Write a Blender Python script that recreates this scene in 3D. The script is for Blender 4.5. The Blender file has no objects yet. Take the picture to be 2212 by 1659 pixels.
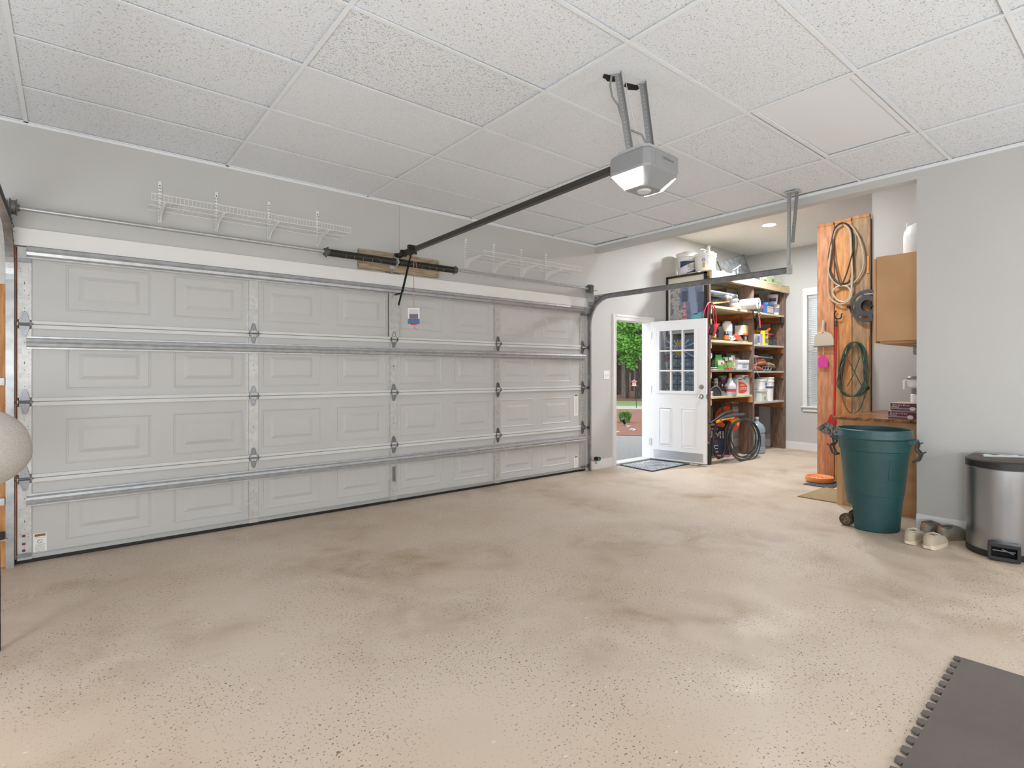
import bpy, bmesh, math, random
from mathutils import Vector, Matrix
R = random.Random(7)
sc = bpy.context.scene
COL = sc.collection
PI = math.pi
# ---------------------------------------------------------------- camera, world, lights, exposure
F, YAW, CY, CX, HC = 1173.5, 0.684, 804.2, 1106.0, 1.308
cd = bpy.data.cameras.new('camera'); cam = bpy.data.objects.new('camera', cd); COL.objects.link(cam)
cam.location = (0, 0, HC); cam.rotation_euler = (PI/2, 0, -YAW)
cd.sensor_width = 36; cd.lens = F/2212*36; cd.shift_y = -(829.5-CY)/2212; cd.clip_start = .05; cd.clip_end = 300
sc.camera = cam
w = bpy.data.worlds.new('world'); sc.world = w; w.use_nodes = True
bg = w.node_tree.nodes['Background']; bg.inputs[0].default_value = (.86, .93, 1, 1); bg.inputs[1].default_value = 3.0
vs = sc.view_settings; vs.view_transform = 'Standard'; vs.look = 'None'; vs.gamma = 1; vs.use_curve_mapping = False; vs.exposure = 0.0
try:
    sc.cycles.use_denoising = True; sc.cycles.max_bounces = 8; sc.cycles.diffuse_bounces = 6; sc.cycles.sample_clamp_indirect = 6
except Exception: pass
def area(loc, tgt, sx, sy, e, col=(1, 1, 1), spread=None):
    l = bpy.data.lights.new('area', 'AREA'); l.shape = 'RECTANGLE'; l.size = sx; l.size_y = sy; l.energy = e; l.color = col
    if spread: l.spread = spread
    o = bpy.data.objects.new('lamp_or_fill_light', l); COL.objects.link(o); o.location = loc
    o.rotation_euler = (Vector(tgt)-Vector(loc)).to_track_quat('-Z', 'Y').to_euler(); return o
def point(loc, e, r=.15, col=(1, 1, 1)):
    l = bpy.data.lights.new('point', 'POINT'); l.energy = e; l.shadow_soft_size = r; l.color = col
    o = bpy.data.objects.new('lamp_or_fill_light', l); COL.objects.link(o); o.location = loc; return o
# added out-of-frame fill points without fixtures, hidden alcove fill, then the alcove lamp
WARM = (.94, .972, 1)
point((-.7, -1.0, 1.0), 185, .45, WARM)
point((2.6, -1.8, 1.0), 90, .45, WARM)
point((4.4, -.9, .9), 28, .4, WARM)
point((-1.1, 2.3, 1.1), 40, .3, WARM)
area((5.95, 2.9, 3.40), (6.1, 2.6, 0), .3, .3, 34, (.97, .985, 1))  # added alcove fill, hidden by the header beam, no fixture
area((7.85, 3.74, 3.40), (7.85, 3.74, 0), .22, .22, 95, (.97, .985, 1))
def portal(loc, tgt, sx, sy):
    o = area(loc, tgt, sx, sy, 1)
    try: o.data.cycles.is_portal = True
    except Exception: pass
    return o
portal((6.34, 5.14, 1.05), (6.34, 4, 1.05), .8, 2.0)
portal((9.70, 3.55, 1.65), (9, 3.55, 1.65), .85, 1.85)

# ---------------------------------------------------------------- helpers
fw = (math.sin(YAW), math.cos(YAW)); rt = (math.cos(YAW), -math.sin(YAW))
def ray(x, y):
    u = (x-CX)/F
    return fw[0]+u*rt[0], fw[1]+u*rt[1], (CY-y)/F
def onY(x, y, Y): d = ray(x, y); t = Y/d[1]; return (d[0]*t, Y, HC+d[2]*t)
def onX(x, y, X): d = ray(x, y); t = X/d[0]; return (X, d[1]*t, HC+d[2]*t)
def onZ(x, y, Z): d = ray(x, y); t = (Z-HC)/d[2]; return (d[0]*t, d[1]*t, Z)
def lin(h):
    h = h.lstrip('#'); v = [int(h[i:i+2], 16)/255 for i in (0, 2, 4)]
    return tuple((x/12.92 if x <= .04045 else ((x+.055)/1.055)**2.4) for x in v)
MATS = {}
def mat(key, rough=.5, metal=0, noise=None, bump=None, emit=None, alpha=None, trans=0, spec=.5, coat=0, stretch=None):
    """key '#rrggbb' ; noise=(scale, '#other', lo, hi) mixes a second colour ; bump=(scale, strength)"""
    k = (key, rough, metal, noise, bump, emit, alpha, trans, spec, coat, stretch)
    if k in MATS: return MATS[k]
    m = bpy.data.materials.new('mat'); m.use_nodes = True; nt = m.node_tree; b = nt.nodes['Principled BSDF']
    c = lin(key)
    b.inputs['Base Color'].default_value = (*c, 1); b.inputs['Roughness'].default_value = rough; b.inputs['Metallic'].default_value = metal
    b.inputs['Specular IOR Level'].default_value = spec; b.inputs['Transmission Weight'].default_value = trans; b.inputs['Coat Weight'].default_value = coat
    if alpha is not None: b.inputs['Alpha'].default_value = alpha
    if emit: b.inputs['Emission Color'].default_value = (*c, 1); b.inputs['Emission Strength'].default_value = emit
    vec = None
    if noise or bump:
        tc = nt.nodes.new('ShaderNodeNewGeometry'); mp = nt.nodes.new('ShaderNodeMapping'); nt.links.new(tc.outputs['Position'], mp.inputs[0])
        if stretch: mp.inputs['Scale'].default_value = stretch
        vec = mp.outputs[0]
    if noise:
        n = nt.nodes.new('ShaderNodeTexNoise'); n.inputs['Scale'].default_value = noise[0]; n.inputs['Detail'].default_value = 6
        nt.links.new(vec, n.inputs['Vector'])
        r = nt.nodes.new('ShaderNodeValToRGB'); r.color_ramp.elements[0].position = noise[2]; r.color_ramp.elements[1].position = noise[3]
        r.color_ramp.elements[0].color = (*lin(noise[1]), 1); r.color_ramp.elements[1].color = (*c, 1)
        nt.links.new(n.outputs['Fac'], r.inputs[0]); nt.links.new(r.outputs[0], b.inputs['Base Color'])
    if bump:
        n = nt.nodes.new('ShaderNodeTexNoise'); n.inputs['Scale'].default_value = bump[0]; n.inputs['Detail'].default_value = 3
        nt.links.new(vec, n.inputs['Vector'])
        bp = nt.nodes.new('ShaderNodeBump'); bp.inputs['Strength'].default_value = bump[1]; bp.inputs['Distance'].default_value = .003
        nt.links.new(n.outputs['Fac'], bp.inputs['Height']); nt.links.new(bp.outputs[0], b.inputs['Normal'])
    MATS[k] = m; return m
ORG = {}
class M:
    def __init__(s): s.v = []; s.f = []
    def add(s, vs, fs):
        n = len(s.v); s.v += [tuple(p) for p in vs]; s.f += [tuple(i+n for i in f) for f in fs]; return s
    def box(s, x0, x1, y0, y1, z0, z1):
        x0, x1 = sorted((x0, x1)); y0, y1 = sorted((y0, y1)); z0, z1 = sorted((z0, z1))
        return s.add([(x, y, z) for z in (z0, z1) for y in (y0, y1) for x in (x0, x1)],
                     [(0, 2, 3, 1), (4, 5, 7, 6), (0, 1, 5, 4), (2, 6, 7, 3), (0, 4, 6, 2), (1, 3, 7, 5)])
    def obox(s, c, ax, ay, az, hx, hy, hz):
        c = Vector(c); ax = Vector(ax).normalized()*hx; ay = Vector(ay).normalized()*hy; az = Vector(az).normalized()*hz
        return s.add([c+ax*i+ay*j+az*k for k in (-1, 1) for j in (-1, 1) for i in (-1, 1)],
                     [(0, 2, 3, 1), (4, 5, 7, 6), (0, 1, 5, 4), (2, 6, 7, 3), (0, 4, 6, 2), (1, 3, 7, 5)])
    def bar(s, p, q, wd, th, up=(0, 0, 1)):
        p = Vector(p); q = Vector(q); d = q-p; sd = d.cross(Vector(up))
        if sd.length < 1e-6: sd = d.cross(Vector((1, 0, 0)))
        u = sd.cross(d)
        return s.obox((p+q)/2, d, sd, u, d.length/2, wd/2, th/2)
    def tube(s, pts, r, n=8, closed=False, caps=True):
        P = [Vector(p) for p in pts]; k = len(P); rings = []; prev = None
        for i in range(k):
            if closed: t = P[(i+1) % k]-P[i-1]
            else: t = P[min(i+1, k-1)]-P[max(i-1, 0)]
            if t.length < 1e-9: t = Vector((0, 0, 1))
            t.normalize()
            if prev is None:
                a = Vector((0, 0, 1)) if abs(t.z) < .9 else Vector((1, 0, 0)); u = t.cross(a).normalized()
            else:
                u = prev-t*prev.dot(t)
                u = u.normalized() if u.length > 1e-6 else t.orthogonal().normalized()
            prev = u; v = t.cross(u); rr = r[i] if isinstance(r, (list, tuple)) else r
            rings.append([P[i]+(u*math.cos(a)+v*math.sin(a))*rr for a in [2*PI*j/n for j in range(n)]])
        vs = [p for g in rings for p in g]; fs = []
        for i in range(k if closed else k-1):
            a = i*n; b = ((i+1) % k)*n
            for j in range(n): fs.append((a+j, a+(j+1) % n, b+(j+1) % n, b+j))
        if caps and not closed: fs.append(tuple(range(n))[::-1]); fs.append(tuple((k-1)*n+j for j in range(n)))
        return s.add(vs, fs)
    def cyl(s, p, q, r, r2=None, n=20): return s.tube([p, q], [r, r if r2 is None else r2], n)
    def lathe(s, c, prof, n=24, sx=1, sy=1, a0=0, a1=2*PI):
        full = abs(a1-a0-2*PI) < 1e-6; m = n if full else n+1
        vs = [(c[0]+r*sx*math.cos(a0+(a1-a0)*j/n), c[1]+r*sy*math.sin(a0+(a1-a0)*j/n), c[2]+z) for r, z in prof for j in range(m)]
        fs = []
        for i in range(len(prof)-1):
            for j in range(n): fs.append((i*m+j, i*m+(j+1) % m, (i+1)*m+(j+1) % m, (i+1)*m+j))
        return s.add(vs, fs)
    def prism(s, o, ax, ay, az, poly, th):
        """poly of (u,v) in the plane o+u*ax+v*ay, extruded th along az"""
        o = Vector(o); ax = Vector(ax); ay = Vector(ay); az = Vector(az); n = len(poly)
        a = [o+ax*u+ay*v for u, v in poly]; b = [p+az*th for p in a]
        return s.add(a+b, [tuple(range(n))[::-1], tuple(range(n, 2*n))]+[(i, (i+1) % n, n+(i+1) % n, n+i) for i in range(n)])
    def ball(s, c, rx, ry=None, rz=None, n=14, m=8, jit=0):
        ry = ry or rx; rz = rz or rx; vs = []; fs = []
        for i in range(m+1):
            t = PI*i/m
            for j in range(n):
                a = 2*PI*j/n; k = 1+(R.uniform(-jit, jit) if 0 < i < m else 0)
                vs.append((c[0]+rx*k*math.sin(t)*math.cos(a), c[1]+ry*k*math.sin(t)*math.sin(a), c[2]-rz*k*math.cos(t)))
        for i in range(m):
            for j in range(n): fs.append((i*n+j, i*n+(j+1) % n, (i+1)*n+(j+1) % n, (i+1)*n+j))
        return s.add(vs, fs)
    def build(s, name, mt, par=None, smooth=False, bev=0, kind=None, label=None, angle=.6):
        org = ORG.get(par.name, Vector()) if par else Vector()
        me = bpy.data.meshes.new(name); me.from_pydata([tuple(Vector(v)-org) for v in s.v], [], s.f)
        bm = bmesh.new(); bm.from_mesh(me)
        if smooth: bmesh.ops.remove_doubles(bm, verts=bm.verts, dist=1e-6)
        bmesh.ops.recalc_face_normals(bm, faces=bm.faces); bm.to_mesh(me); bm.free()
        me.materials.append(mt)
        if smooth:
            for p in me.polygons: p.use_smooth = True
            me.set_sharp_from_angle(angle=angle)
        o = bpy.data.objects.new(name, me); COL.objects.link(o)
        if par: o.parent = par
        ORG[o.name] = org
        if bev:
            b = o.modifiers.new('b', 'BEVEL'); b.width = bev; b.segments = 2; b.limit_method = 'ANGLE'
        if kind: o['kind'] = kind
        if label: o['label'] = label
        return o
def thing(name, label, cat, loc=(0, 0, 0), group=None, kind=None):
    o = bpy.data.objects.new(name, None); COL.objects.link(o); o.location = loc; o['label'] = label; o['category'] = cat
    o.empty_display_size = .05
    if group: o['group'] = group
    if kind: o['kind'] = kind
    ORG[o.name] = Vector(loc); return o
def tag(o, label, cat, group=None, kind=None):
    o['label'] = label; o['category'] = cat
    if group: o['group'] = group
    if kind: o['kind'] = kind
    return o
def inst(src, par, off, name=None):
    """copy of a part, shifted by off"""
    c = src.copy(); COL.objects.link(c); c.parent = par
    c.location = Vector(src.location)+Vector(off); ORG[c.name] = ORG.get(par.name, Vector())
    return c
def struct(name, m, mt, label=None, smooth=False, bev=0):
    o = m.build(name, mt, None, smooth, bev); o['kind'] = 'structure'
    if label: o['label'] = label
    return o
def text(body, size, c, ax, ay, mt, par, name='lettering', align='CENTER', sx=1, ext=.0004):
    cu = bpy.data.curves.new(name, 'FONT'); cu.body = body; cu.size = size; cu.align_x = align; cu.align_y = 'CENTER'; cu.extrude = ext
    cu.resolution_u = 3; cu.materials.append(mt)
    o = bpy.data.objects.new(name, cu); COL.objects.link(o)
    ax = Vector(ax).normalized(); ay = Vector(ay).normalized(); az = ax.cross(ay)
    org = ORG.get(par.name, Vector()) if par else Vector()
    m = Matrix((ax*sx, ay, az)).transposed().to_4x4(); m.translation = Vector(c)-org
    me = bpy.data.meshes.new_from_object(o); bpy.data.objects.remove(o); me.materials.clear(); me.materials.append(mt)
    o = bpy.data.objects.new(name, me); COL.objects.link(o)
    o.parent = par; o.matrix_local = m; return o

# materials
WALL = mat('#c6c6c4', .65, bump=(180, .12), noise=(1.2, '#c2c2c0', .3, .7))
TRIM = mat('#e6e5e3', .4)
CEILW = mat('#e8e8e8', .8, bump=(60, .2))
GRID = mat('#e9edf1', .45)
DARK = mat('#191817', .8)
BLACK = mat('#17171a', .45)
RUBBER = mat('#1d1c1b', .6)
DOORP = mat('#c1c1c0', .38, bump=(420, .25), stretch=(1, 1, .5))
DOORR = mat('#d2d3d3', .42)
GALV = mat('#bfc1c3', .36, .6, noise=(22, '#b0b2b4', .35, .65))
GALVM = mat('#c6c6c4', .42, .35, noise=(30, '#bbbab8', .4, .6))
STEEL = mat('#86878a', .35, .85)
DSTEEL = mat('#56534e', .42, .7)
WHITE = mat('#e9e9e9', .4)
WHITEM = mat('#f0f0ee', .35)
PAPER = mat('#ececea', .8)
RED = mat('#c8202c', .45)
ORANGE = mat('#f0702a', .5)
YELLOW = mat('#eeb41c', .5)
BLUE = mat('#2d5f9e', .45)
NAVY = mat('#222c4c', .5)
GREEN = mat('#3f8a3c', .5)
INK = mat('#2a2c33', .6)
GREYINK = mat('#777a80', .6)
def wood(a, b, stretch=(6, 6, .8), sc_=7, rough=.6): return mat(a, rough, noise=(sc_, b, .35, .68), bump=(30, .2), stretch=stretch)
W_OR = wood('#e3a66a', '#c08450')          # orange cedar, vertical grain
W_OR2 = wood('#dfa478', '#bb7c58')
W_BR = wood('#7d6045', '#4c3827')
W_OLD = wood('#8a7060', '#5e4b3f')          # weathered brown
W_OLDY = wood('#8a7060', '#5e4b3f', (6, .8, 6))
W_ORY = wood('#b4713f', '#7d4c2b', (6, .8, 6))
W_PINE = wood('#e2d5b8', '#cdb488', (.8, 6, 6))
W_PINEY = wood('#e2d5b8', '#cdb488', (6, .8, 6))
W_TOP = wood('#a9713f', '#5f3a20', (1, 5, 5), 5, .25)
MAPLE = mat('#d3a97c', .5, noise=(3, '#cda174', .4, .6))
PLY = mat('#c2966a', .6, noise=(9, '#b88b5f', .4, .6))

def node_mat(fn):
    m = bpy.data.materials.new('mat'); m.use_nodes = True; nt = m.node_tree; b = nt.nodes['Principled BSDF']; fn(nt, b); return m
def _geo(nt, s=(1, 1, 1), rot=0):
    g = nt.nodes.new('ShaderNodeNewGeometry'); mp = nt.nodes.new('ShaderNodeMapping'); mp.inputs['Scale'].default_value = s
    mp.inputs['Rotation'].default_value = (0, 0, rot); nt.links.new(g.outputs['Position'], mp.inputs[0]); return mp.outputs[0]
def _noise(nt, v, s, d=2, dist=0):
    n = nt.nodes.new('ShaderNodeTexNoise'); n.inputs['Scale'].default_value = s; n.inputs['Detail'].default_value = d; n.inputs['Distortion'].default_value = dist
    nt.links.new(v, n.inputs['Vector']); return n.outputs['Fac']
def _ramp(nt, f, a, b, ca=0, cb=1):
    r = nt.nodes.new('ShaderNodeMapRange'); r.inputs[1].default_value = a; r.inputs[2].default_value = b; r.inputs[3].default_value = ca; r.inputs[4].default_value = cb
    nt.links.new(f, r.inputs[0]); return r.outputs[0]
def _mix(nt, f, a, b):
    m = nt.nodes.new('ShaderNodeMix'); m.data_type = 'RGBA'; nt.links.new(f, m.inputs[0])
    for k, c in ((6, a), (7, b)):
        if isinstance(c, str): m.inputs[k].default_value = (*lin(c), 1)
        else: nt.links.new(c, m.inputs[k])
    return m.outputs[2]
def _mul(nt, a, b):
    m = nt.nodes.new('ShaderNodeMath'); m.operation = 'MULTIPLY'
    for k, c in ((0, a), (1, b)):
        if isinstance(c, (int, float)): m.inputs[k].default_value = c
        else: nt.links.new(c, m.inputs[k])
    return m.outputs[0]
def floor_fn(nt, b):
    v = _geo(nt)
    base = _mix(nt, _ramp(nt, _noise(nt, v, .7, 4), .4, .62), '#cdbeae', '#c6b4a0')
    st = _mul(nt, _ramp(nt, _noise(nt, v, .9, 5, .4), .45, .68, 0, .7), _ramp(nt, _noise(nt, v, 4, 6, .5), .35, .7))
    base = _mix(nt, st, base, '#8f7656')
    fl = _ramp(nt, _noise(nt, v, 95, 1), .65, .68)
    dens = _ramp(nt, _noise(nt, v, 2.2, 3), .33, .6, .15, 1)
    base = _mix(nt, _mul(nt, fl, dens), base, '#5d4c3d')
    fl2 = _ramp(nt, _noise(nt, v, 55, 1), .70, .73, 0, .8)
    base = _mix(nt, _mul(nt, fl2, dens), base, '#6b5540')
    wv = _geo(nt, (1, 2.2, 1), .6)
    base = _mix(nt, _ramp(nt, _noise(nt, wv, 26, 0), .825, .84, 0, .6), base, '#e6ddd0')
    nt.links.new(base, b.inputs['Base Color'])
    nt.links.new(_ramp(nt, _noise(nt, v, 2.5, 5), .35, .65, .38, .6), b.inputs['Roughness']); b.inputs['Specular IOR Level'].default_value = .3
    bp = nt.nodes.new('ShaderNodeBump'); bp.inputs['Strength'].default_value = .15; bp.inputs['Distance'].default_value = .004
    nt.links.new(_noise(nt, v, 40, 3), bp.inputs['Height']); nt.links.new(bp.outputs[0], b.inputs['Normal'])
FLOOR = node_mat(floor_fn)
def tile_fn(sc1, thr, dark, st=(1, 1, 1)):
    def fn(nt, b):
        v = _geo(nt, st, .4); n = _noise(nt, v, sc1, 1, .6)
        v2 = _geo(nt, (1, 1, 1)); n2 = _noise(nt, v2, sc1*2.1, 0)
        p = _ramp(nt, n, thr, thr+.03); q = _ramp(nt, n2, thr+.03, thr+.06, 0, .7)
        cc = _mix(nt, p, '#e6ebf1', dark); cc = _mix(nt, q, cc, dark)
        nt.links.new(cc, b.inputs['Base Color']); b.inputs['Roughness'].default_value = .9
        bp = nt.nodes.new('ShaderNodeBump'); bp.inputs['Strength'].default_value = .3; bp.inputs['Distance'].default_value = .002; bp.invert = True
        nt.links.new(p, bp.inputs['Height']); nt.links.new(bp.outputs[0], b.inputs['Normal'])
    return fn
TILE_A = node_mat(tile_fn(100, .65, '#aeb0b2'))
TILE_B = node_mat(tile_fn(160, .65, '#bfc1c3'))
TILE_C = node_mat(tile_fn(70, .63, '#a6a8aa', (1, 1.7, 1)))
def brush_fn(nt, b):
    b.inputs['Base Color'].default_value = (*lin('#a3a6ab'), 1); b.inputs['Metallic'].default_value = 1; b.inputs['Roughness'].default_value = .3
    b.inputs['Anisotropic'].default_value = .6; b.inputs['Roughness'].default_value = .28
BRUSHED = node_mat(brush_fn)

# ---------------------------------------------------------------- setting
YB, XE, XF, YR, ZC, ZA, XL, YN = 4.98, 5.51, 9.62, 1.387, 3.018, 3.44, -1.47, -3.0
struct('floor', M().box(XL, XF, YN, YB+.02, -.1, 0), FLOOR, 'beige speckled epoxy-coated concrete floor with brown scuffs')
DX0, DX1, DZ = -.29, 5.325, 2.17          # garage opening
SX0, SX1, SZ = 5.925, 6.76, 2.06           # side door opening
m = M(); T = .15
m.box(XL, -.78, YB, YB+T, 0, DZ); m.box(XL, XE, YB, YB+T, DZ, ZC+.4); m.box(DX1, SX0, YB, YB+T, 0, DZ)
m.box(XE, XF, YB, YB+T, DZ, ZA+.1); m.box(SX0, SX1, YB, YB+T, SZ, DZ); m.box(SX1, XF, YB, YB+T, 0, DZ)
struct('wall_back', m, WALL, 'pale grey painted wall around the garage door and side door')
struct('wall_right', M().box(XE, XE+.12, YN, YR, 0, ZC+.4), WALL, 'pale grey painted wall behind the steel can')
struct('wall_left', M().box(XL-.1, XL, YN, YB+T, 0, ZC+.4), WALL, 'pale grey wall left of the garage door')
struct('wall_near', M().box(XL-.1, XE+.12, YN-.1, YN, 0, ZC+.4), WALL, 'pale grey wall behind the viewer')
m = M().box(XF, XF+.12, YR-.12, 3.14, 0, ZA+.1).box(XF, XF+.12, 3.94, YB+T, 0, ZA+.1).box(XF, XF+.12, 3.14, 3.94, 0, .72).box(XF, XF+.12, 3.14, 3.94, 2.6, ZA+.1)
struct('wall_far', m, WALL, 'pale grey alcove end wall with the blinded window')
struct('wall_return', M().box(XE+.12, XF, YR-.12, YR, 0, ZA+.1), WALL, 'pale grey wall behind the cabinets')
struct('wall_stub', M().box(7.25, 7.37, YR, 2.255, 0, ZA+.1), WALL, 'pale grey stub wall behind the counter')
struct('trim_1', M().box(XE, XE+.12, YR, YB, 2.93, ZA+.1), WALL, 'pale grey header beam across the alcove opening')
# ceiling: backing, tees, tiles
ce = struct('ceiling', M().box(XL, XE+.1, YN, YB, ZC+.10, ZC+.16), DARK, 'suspended ceiling of white speckled tiles on a white metal grid')
struct('ceiling.001', M().box(XE+.12, XF, YR, YB, ZA, ZA+.1), CEILW, 'smooth white alcove ceiling higher than the tiled one')
cols = [XL, -.229, 1.0144, 2.246, 3.466, 4.704, XE]
rows = [YB, 4.37]; 
while rows[-1] > YN+.64: rows.append(rows[-1]-.6429)
rows.append(YN)
W2 = .012
for x in cols[1:-1]:
    o = M().box(x-W2, x+W2, YN, YB, ZC-.004, ZC).box(x-.001, x+.001, YN, YB, ZC, ZC+.03).build('grid_bar', GRID, ce)
for i in range(len(cols)-1):
    for y in rows[1:-1]:
        if i: M().box(cols[i]+W2, cols[i+1]-(W2 if i < 5 else 0), y-W2, y+W2, ZC-.0035, ZC).build('grid_bar', GRID, ce)
M().box(XL, XE, YB-.022, YB, ZC-.004, ZC+.002).box(XL, XE, YB-.003, YB, ZC-.02, ZC).build('grid_bar', GRID, ce, label='wall angle strip')
M().box(XE-.022, XE, YN, YB, ZC-.004, ZC+.002).box(XE-.004, XE, YN, YB, ZC-.02, ZC).build('grid_bar', GRID, ce, label='wall angle strip')
tm = {}
for i in range(len(cols)-1):
    for j in range(len(rows)-1):
        x0, x1, y1, y0 = cols[i], cols[i+1], rows[j], rows[j+1]
        k = (i, j); mt = TILE_B
        if i in (0, 1): mt = TILE_A
        if j >= 4: mt = TILE_A
        if k == (2, 3): mt = TILE_C
        if i == 3 and j < 5: mt = TILE_B
        plain = k == (4, 5)
        g = .004; dz = R.uniform(.002, .007); xe = x1-g
        if i == 5 and j in (0, 4): xe -= .03
        mm = M().add([(x0+g, y0+g, ZC+dz), (xe, y0+g, ZC+dz+R.uniform(0, .006)), (xe, y1-g, ZC+dz+R.uniform(0, .008)), (x0+g, y1-g, ZC+dz),
                      (x0+g, y0+g, ZC+dz+.016), (xe, y0+g, ZC+dz+.022), (xe, y1-g, ZC+dz+.022), (x0+g, y1-g, ZC+dz+.016)],
                     [(0, 3, 2, 1), (4, 5, 6, 7), (0, 1, 5, 4), (1, 2, 6, 5), (2, 3, 7, 6), (3, 0, 4, 7)])
        o = mm.build('ceiling_tile', mat('#e9edf2', .6) if plain else mt, ce)
        if plain:
            o['label'] = 'smooth plain white ceiling panel'
            M().box(x0+.02, x0+.05, y0+.02, y1-.02, ZC-.001, ZC+.004).box(x1-.05, x1-.02, y0+.02, y1-.02, ZC-.001, ZC+.004).box(x0+.05, x1-.05, y0+.02, y0+.05, ZC-.001, ZC+.004).box(x0+.05, x1-.05, y1-.05, y1-.02, ZC-.001, ZC+.004).build('panel_frame', GRID, ce)
def ragged(cx, cy, pts):
    M().prism((cx, cy, ZC+.0005), (1, 0, 0), (0, 1, 0), (0, 0, -1), pts, .002).build('tile_hole', DARK, ce, label='dark torn hole in the tile')
p = onZ(1313, 167, ZC); q = onZ(1361, 187, ZC)
hole = [(-.045, -.01), (-.02, .022), (.0, .018), (.03, .03), (.075, .0), (.07, -.02), (.03, -.04), (.02, -.03)]
ragged(p[0], p[1], hole); ragged(q[0]-.01, q[1], hole)
# baseboards
def base(name, pts, nx, ny):
    mm = M()
    for (x0, y0), (x1, y1) in pts:
        for t, z0, z1 in ((.016, 0, .095), (.012, .095, .112), (.007, .112, .125)):
            mm.box(min(x0, x1)+min(0, nx*t), max(x0, x1)+max(0, nx*t), min(y0, y1)+min(0, ny*t), max(y0, y1)+max(0, ny*t), z0, z1)
    return struct(name, mm, TRIM, 'white moulded baseboard')
base('baseboard_back', [((5.40, YB), (5.85, YB))], 0, -1)
base('baseboard_back', [((6.85, YB), (XF, YB))], 0, -1)
base('baseboard_right', [((XE, YN), (XE, YR))], -1, 0)
base('baseboard_far', [((XF, YR), (XF, YB))], -1, 0)
# lintel board above the garage door + orange jamb boards left of it
struct('trim_2', M().box(-.30, 5.335, YB-.022, YB, DZ, 2.29), TRIM, 'white lintel board above the garage door', bev=.002)
ob = M(); jm = thing('trim_3', 'orange wood jamb boards beside the left door track', 'trim', (-.5, YB, 0), kind='structure')
for k, (a, b_, y) in enumerate(((-.315, -.285, 5.02), (-.47, -.33, 4.985), (-.64, -.475, 4.985), (-.78, -.645, 4.985))):
    M().box(a, b_, y, y+.05, 0, DZ+.01).build('board', W_OR if k % 2 else W_OR2, jm, bev=.002)
M().box(-.80, -.268, 5.055, 5.13, 0, DZ+.02).build('backing_board', wood('#8a5a34', '#5e3a20'), jm)
# side door casing
cas = thing('trim_4', 'white moulded casing around the open side door', 'trim', (6.3, YB, 0), kind='structure')
def casing(x0, x1, z0, z1, vert):
    mm = M().box(x0, x1, YB-.016, YB, z0, z1)
    if vert: mm.box(x0+.012, x0+.03, YB-.022, YB-.016, z0, z1).box(x1-.02, x1-.008, YB-.02, YB-.016, z0, z1)
    else: mm.box(x0, x1, YB-.022, YB-.016, z1-.03, z1-.012)
    mm.build('casing', TRIM, cas, bev=.002)
casing(5.856, 5.934, 0, 2.121, True); casing(6.745, 6.81, 0, 2.121, True); casing(5.934, 6.745, 2.045, 2.121, False)
M().box(5.925, 5.937, YB, YB+.16, 0, 2.06).build('jamb', TRIM, cas)
M().box(6.735, 6.76, YB, YB+.16, 0, 2.06).build('jamb', TRIM, cas)
M().box(5.937, 6.735, YB, YB+.16, 2.045, 2.06).build('jamb', TRIM, cas)
M().box(5.937, 6.735, YB-.01, YB+.17, 0, .028).build('threshold', mat('#cfccc6', .4, .3), cas, bev=.006)

# ---------------------------------------------------------------- garage door
gd = thing('door_1', 'closed white steel sectional garage door with galvanised stiles and struts', 'garage door', (2.53, 5.0, 0), kind='structure')
GY = 4.995
seam = [.045, .58, 1.106, 1.638, 2.165]
def panel_mesh(x0, x1, z0, z1):
    mm = M()
    rings = [(0, 0), (.004, -.003), (.010, -.003), (.018, .0025), (.03, .003), (.072, .004), (.098, -.004), (.105, -.004)]
    vs = []; fs = []
    for ins, d in rings: vs += [(x0+ins, GY+d, z0+ins), (x1-ins, GY+d, z0+ins), (x1-ins, GY+d, z1-ins), (x0+ins, GY+d, z1-ins)]
    for i in range(len(rings)-1):
        for j in range(4): fs.append((i*4+j, i*4+(j+1) % 4, (i+1)*4+(j+1) % 4, (i+1)*4+j))
    k = (len(rings)-1)*4; fs.append((k, k+1, k+2, k+3)); mm.add(vs, fs); return mm
src = None; secs = []
for s_ in range(4):
    z0, z1 = seam[s_], seam[s_+1]; pz0, pz1 = z0+.078, z0+.408
    if s_ == 3: pz0, pz1 = z0+.102, z0+.432
    xs = []; mm = M(); x = -.275
    for k in range(8):
        a = -.018+.6525*k; xs.append((a, a+.507))
    edges = [-.275]+[v for t in xs for v in t]+[5.322]
    for k in range(len(edges)-1):
        if k % 2 == 0: mm.box(edges[k], edges[k+1], GY, GY+.04, z0, z1)
        else: mm.box(edges[k], edges[k+1], GY, GY+.04, z0, pz0).box(edges[k], edges[k+1], GY, GY+.04, pz1, z1); mm.box(edges[k], edges[k+1], GY+.02, GY+.04, pz0, pz1)
    so = mm.build('door_section', DOORP, gd); secs.append(so)
    for a, b_ in xs: panel_mesh(a, b_, pz0, pz1).build('raised_panel', DOORP, so)
    # rails on both lips
    rl = M()
    if s_ < 3: rl.box(-.2, 5.25, GY-.020, GY, z1-.030, z1-.002)
    if s_ > 0: rl.box(-.2, 5.25, GY-.024, GY, z0+.002, z0+.026)
    if rl.v: rl.build('meeting_rail', DOORR, so, bev=.002)
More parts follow.
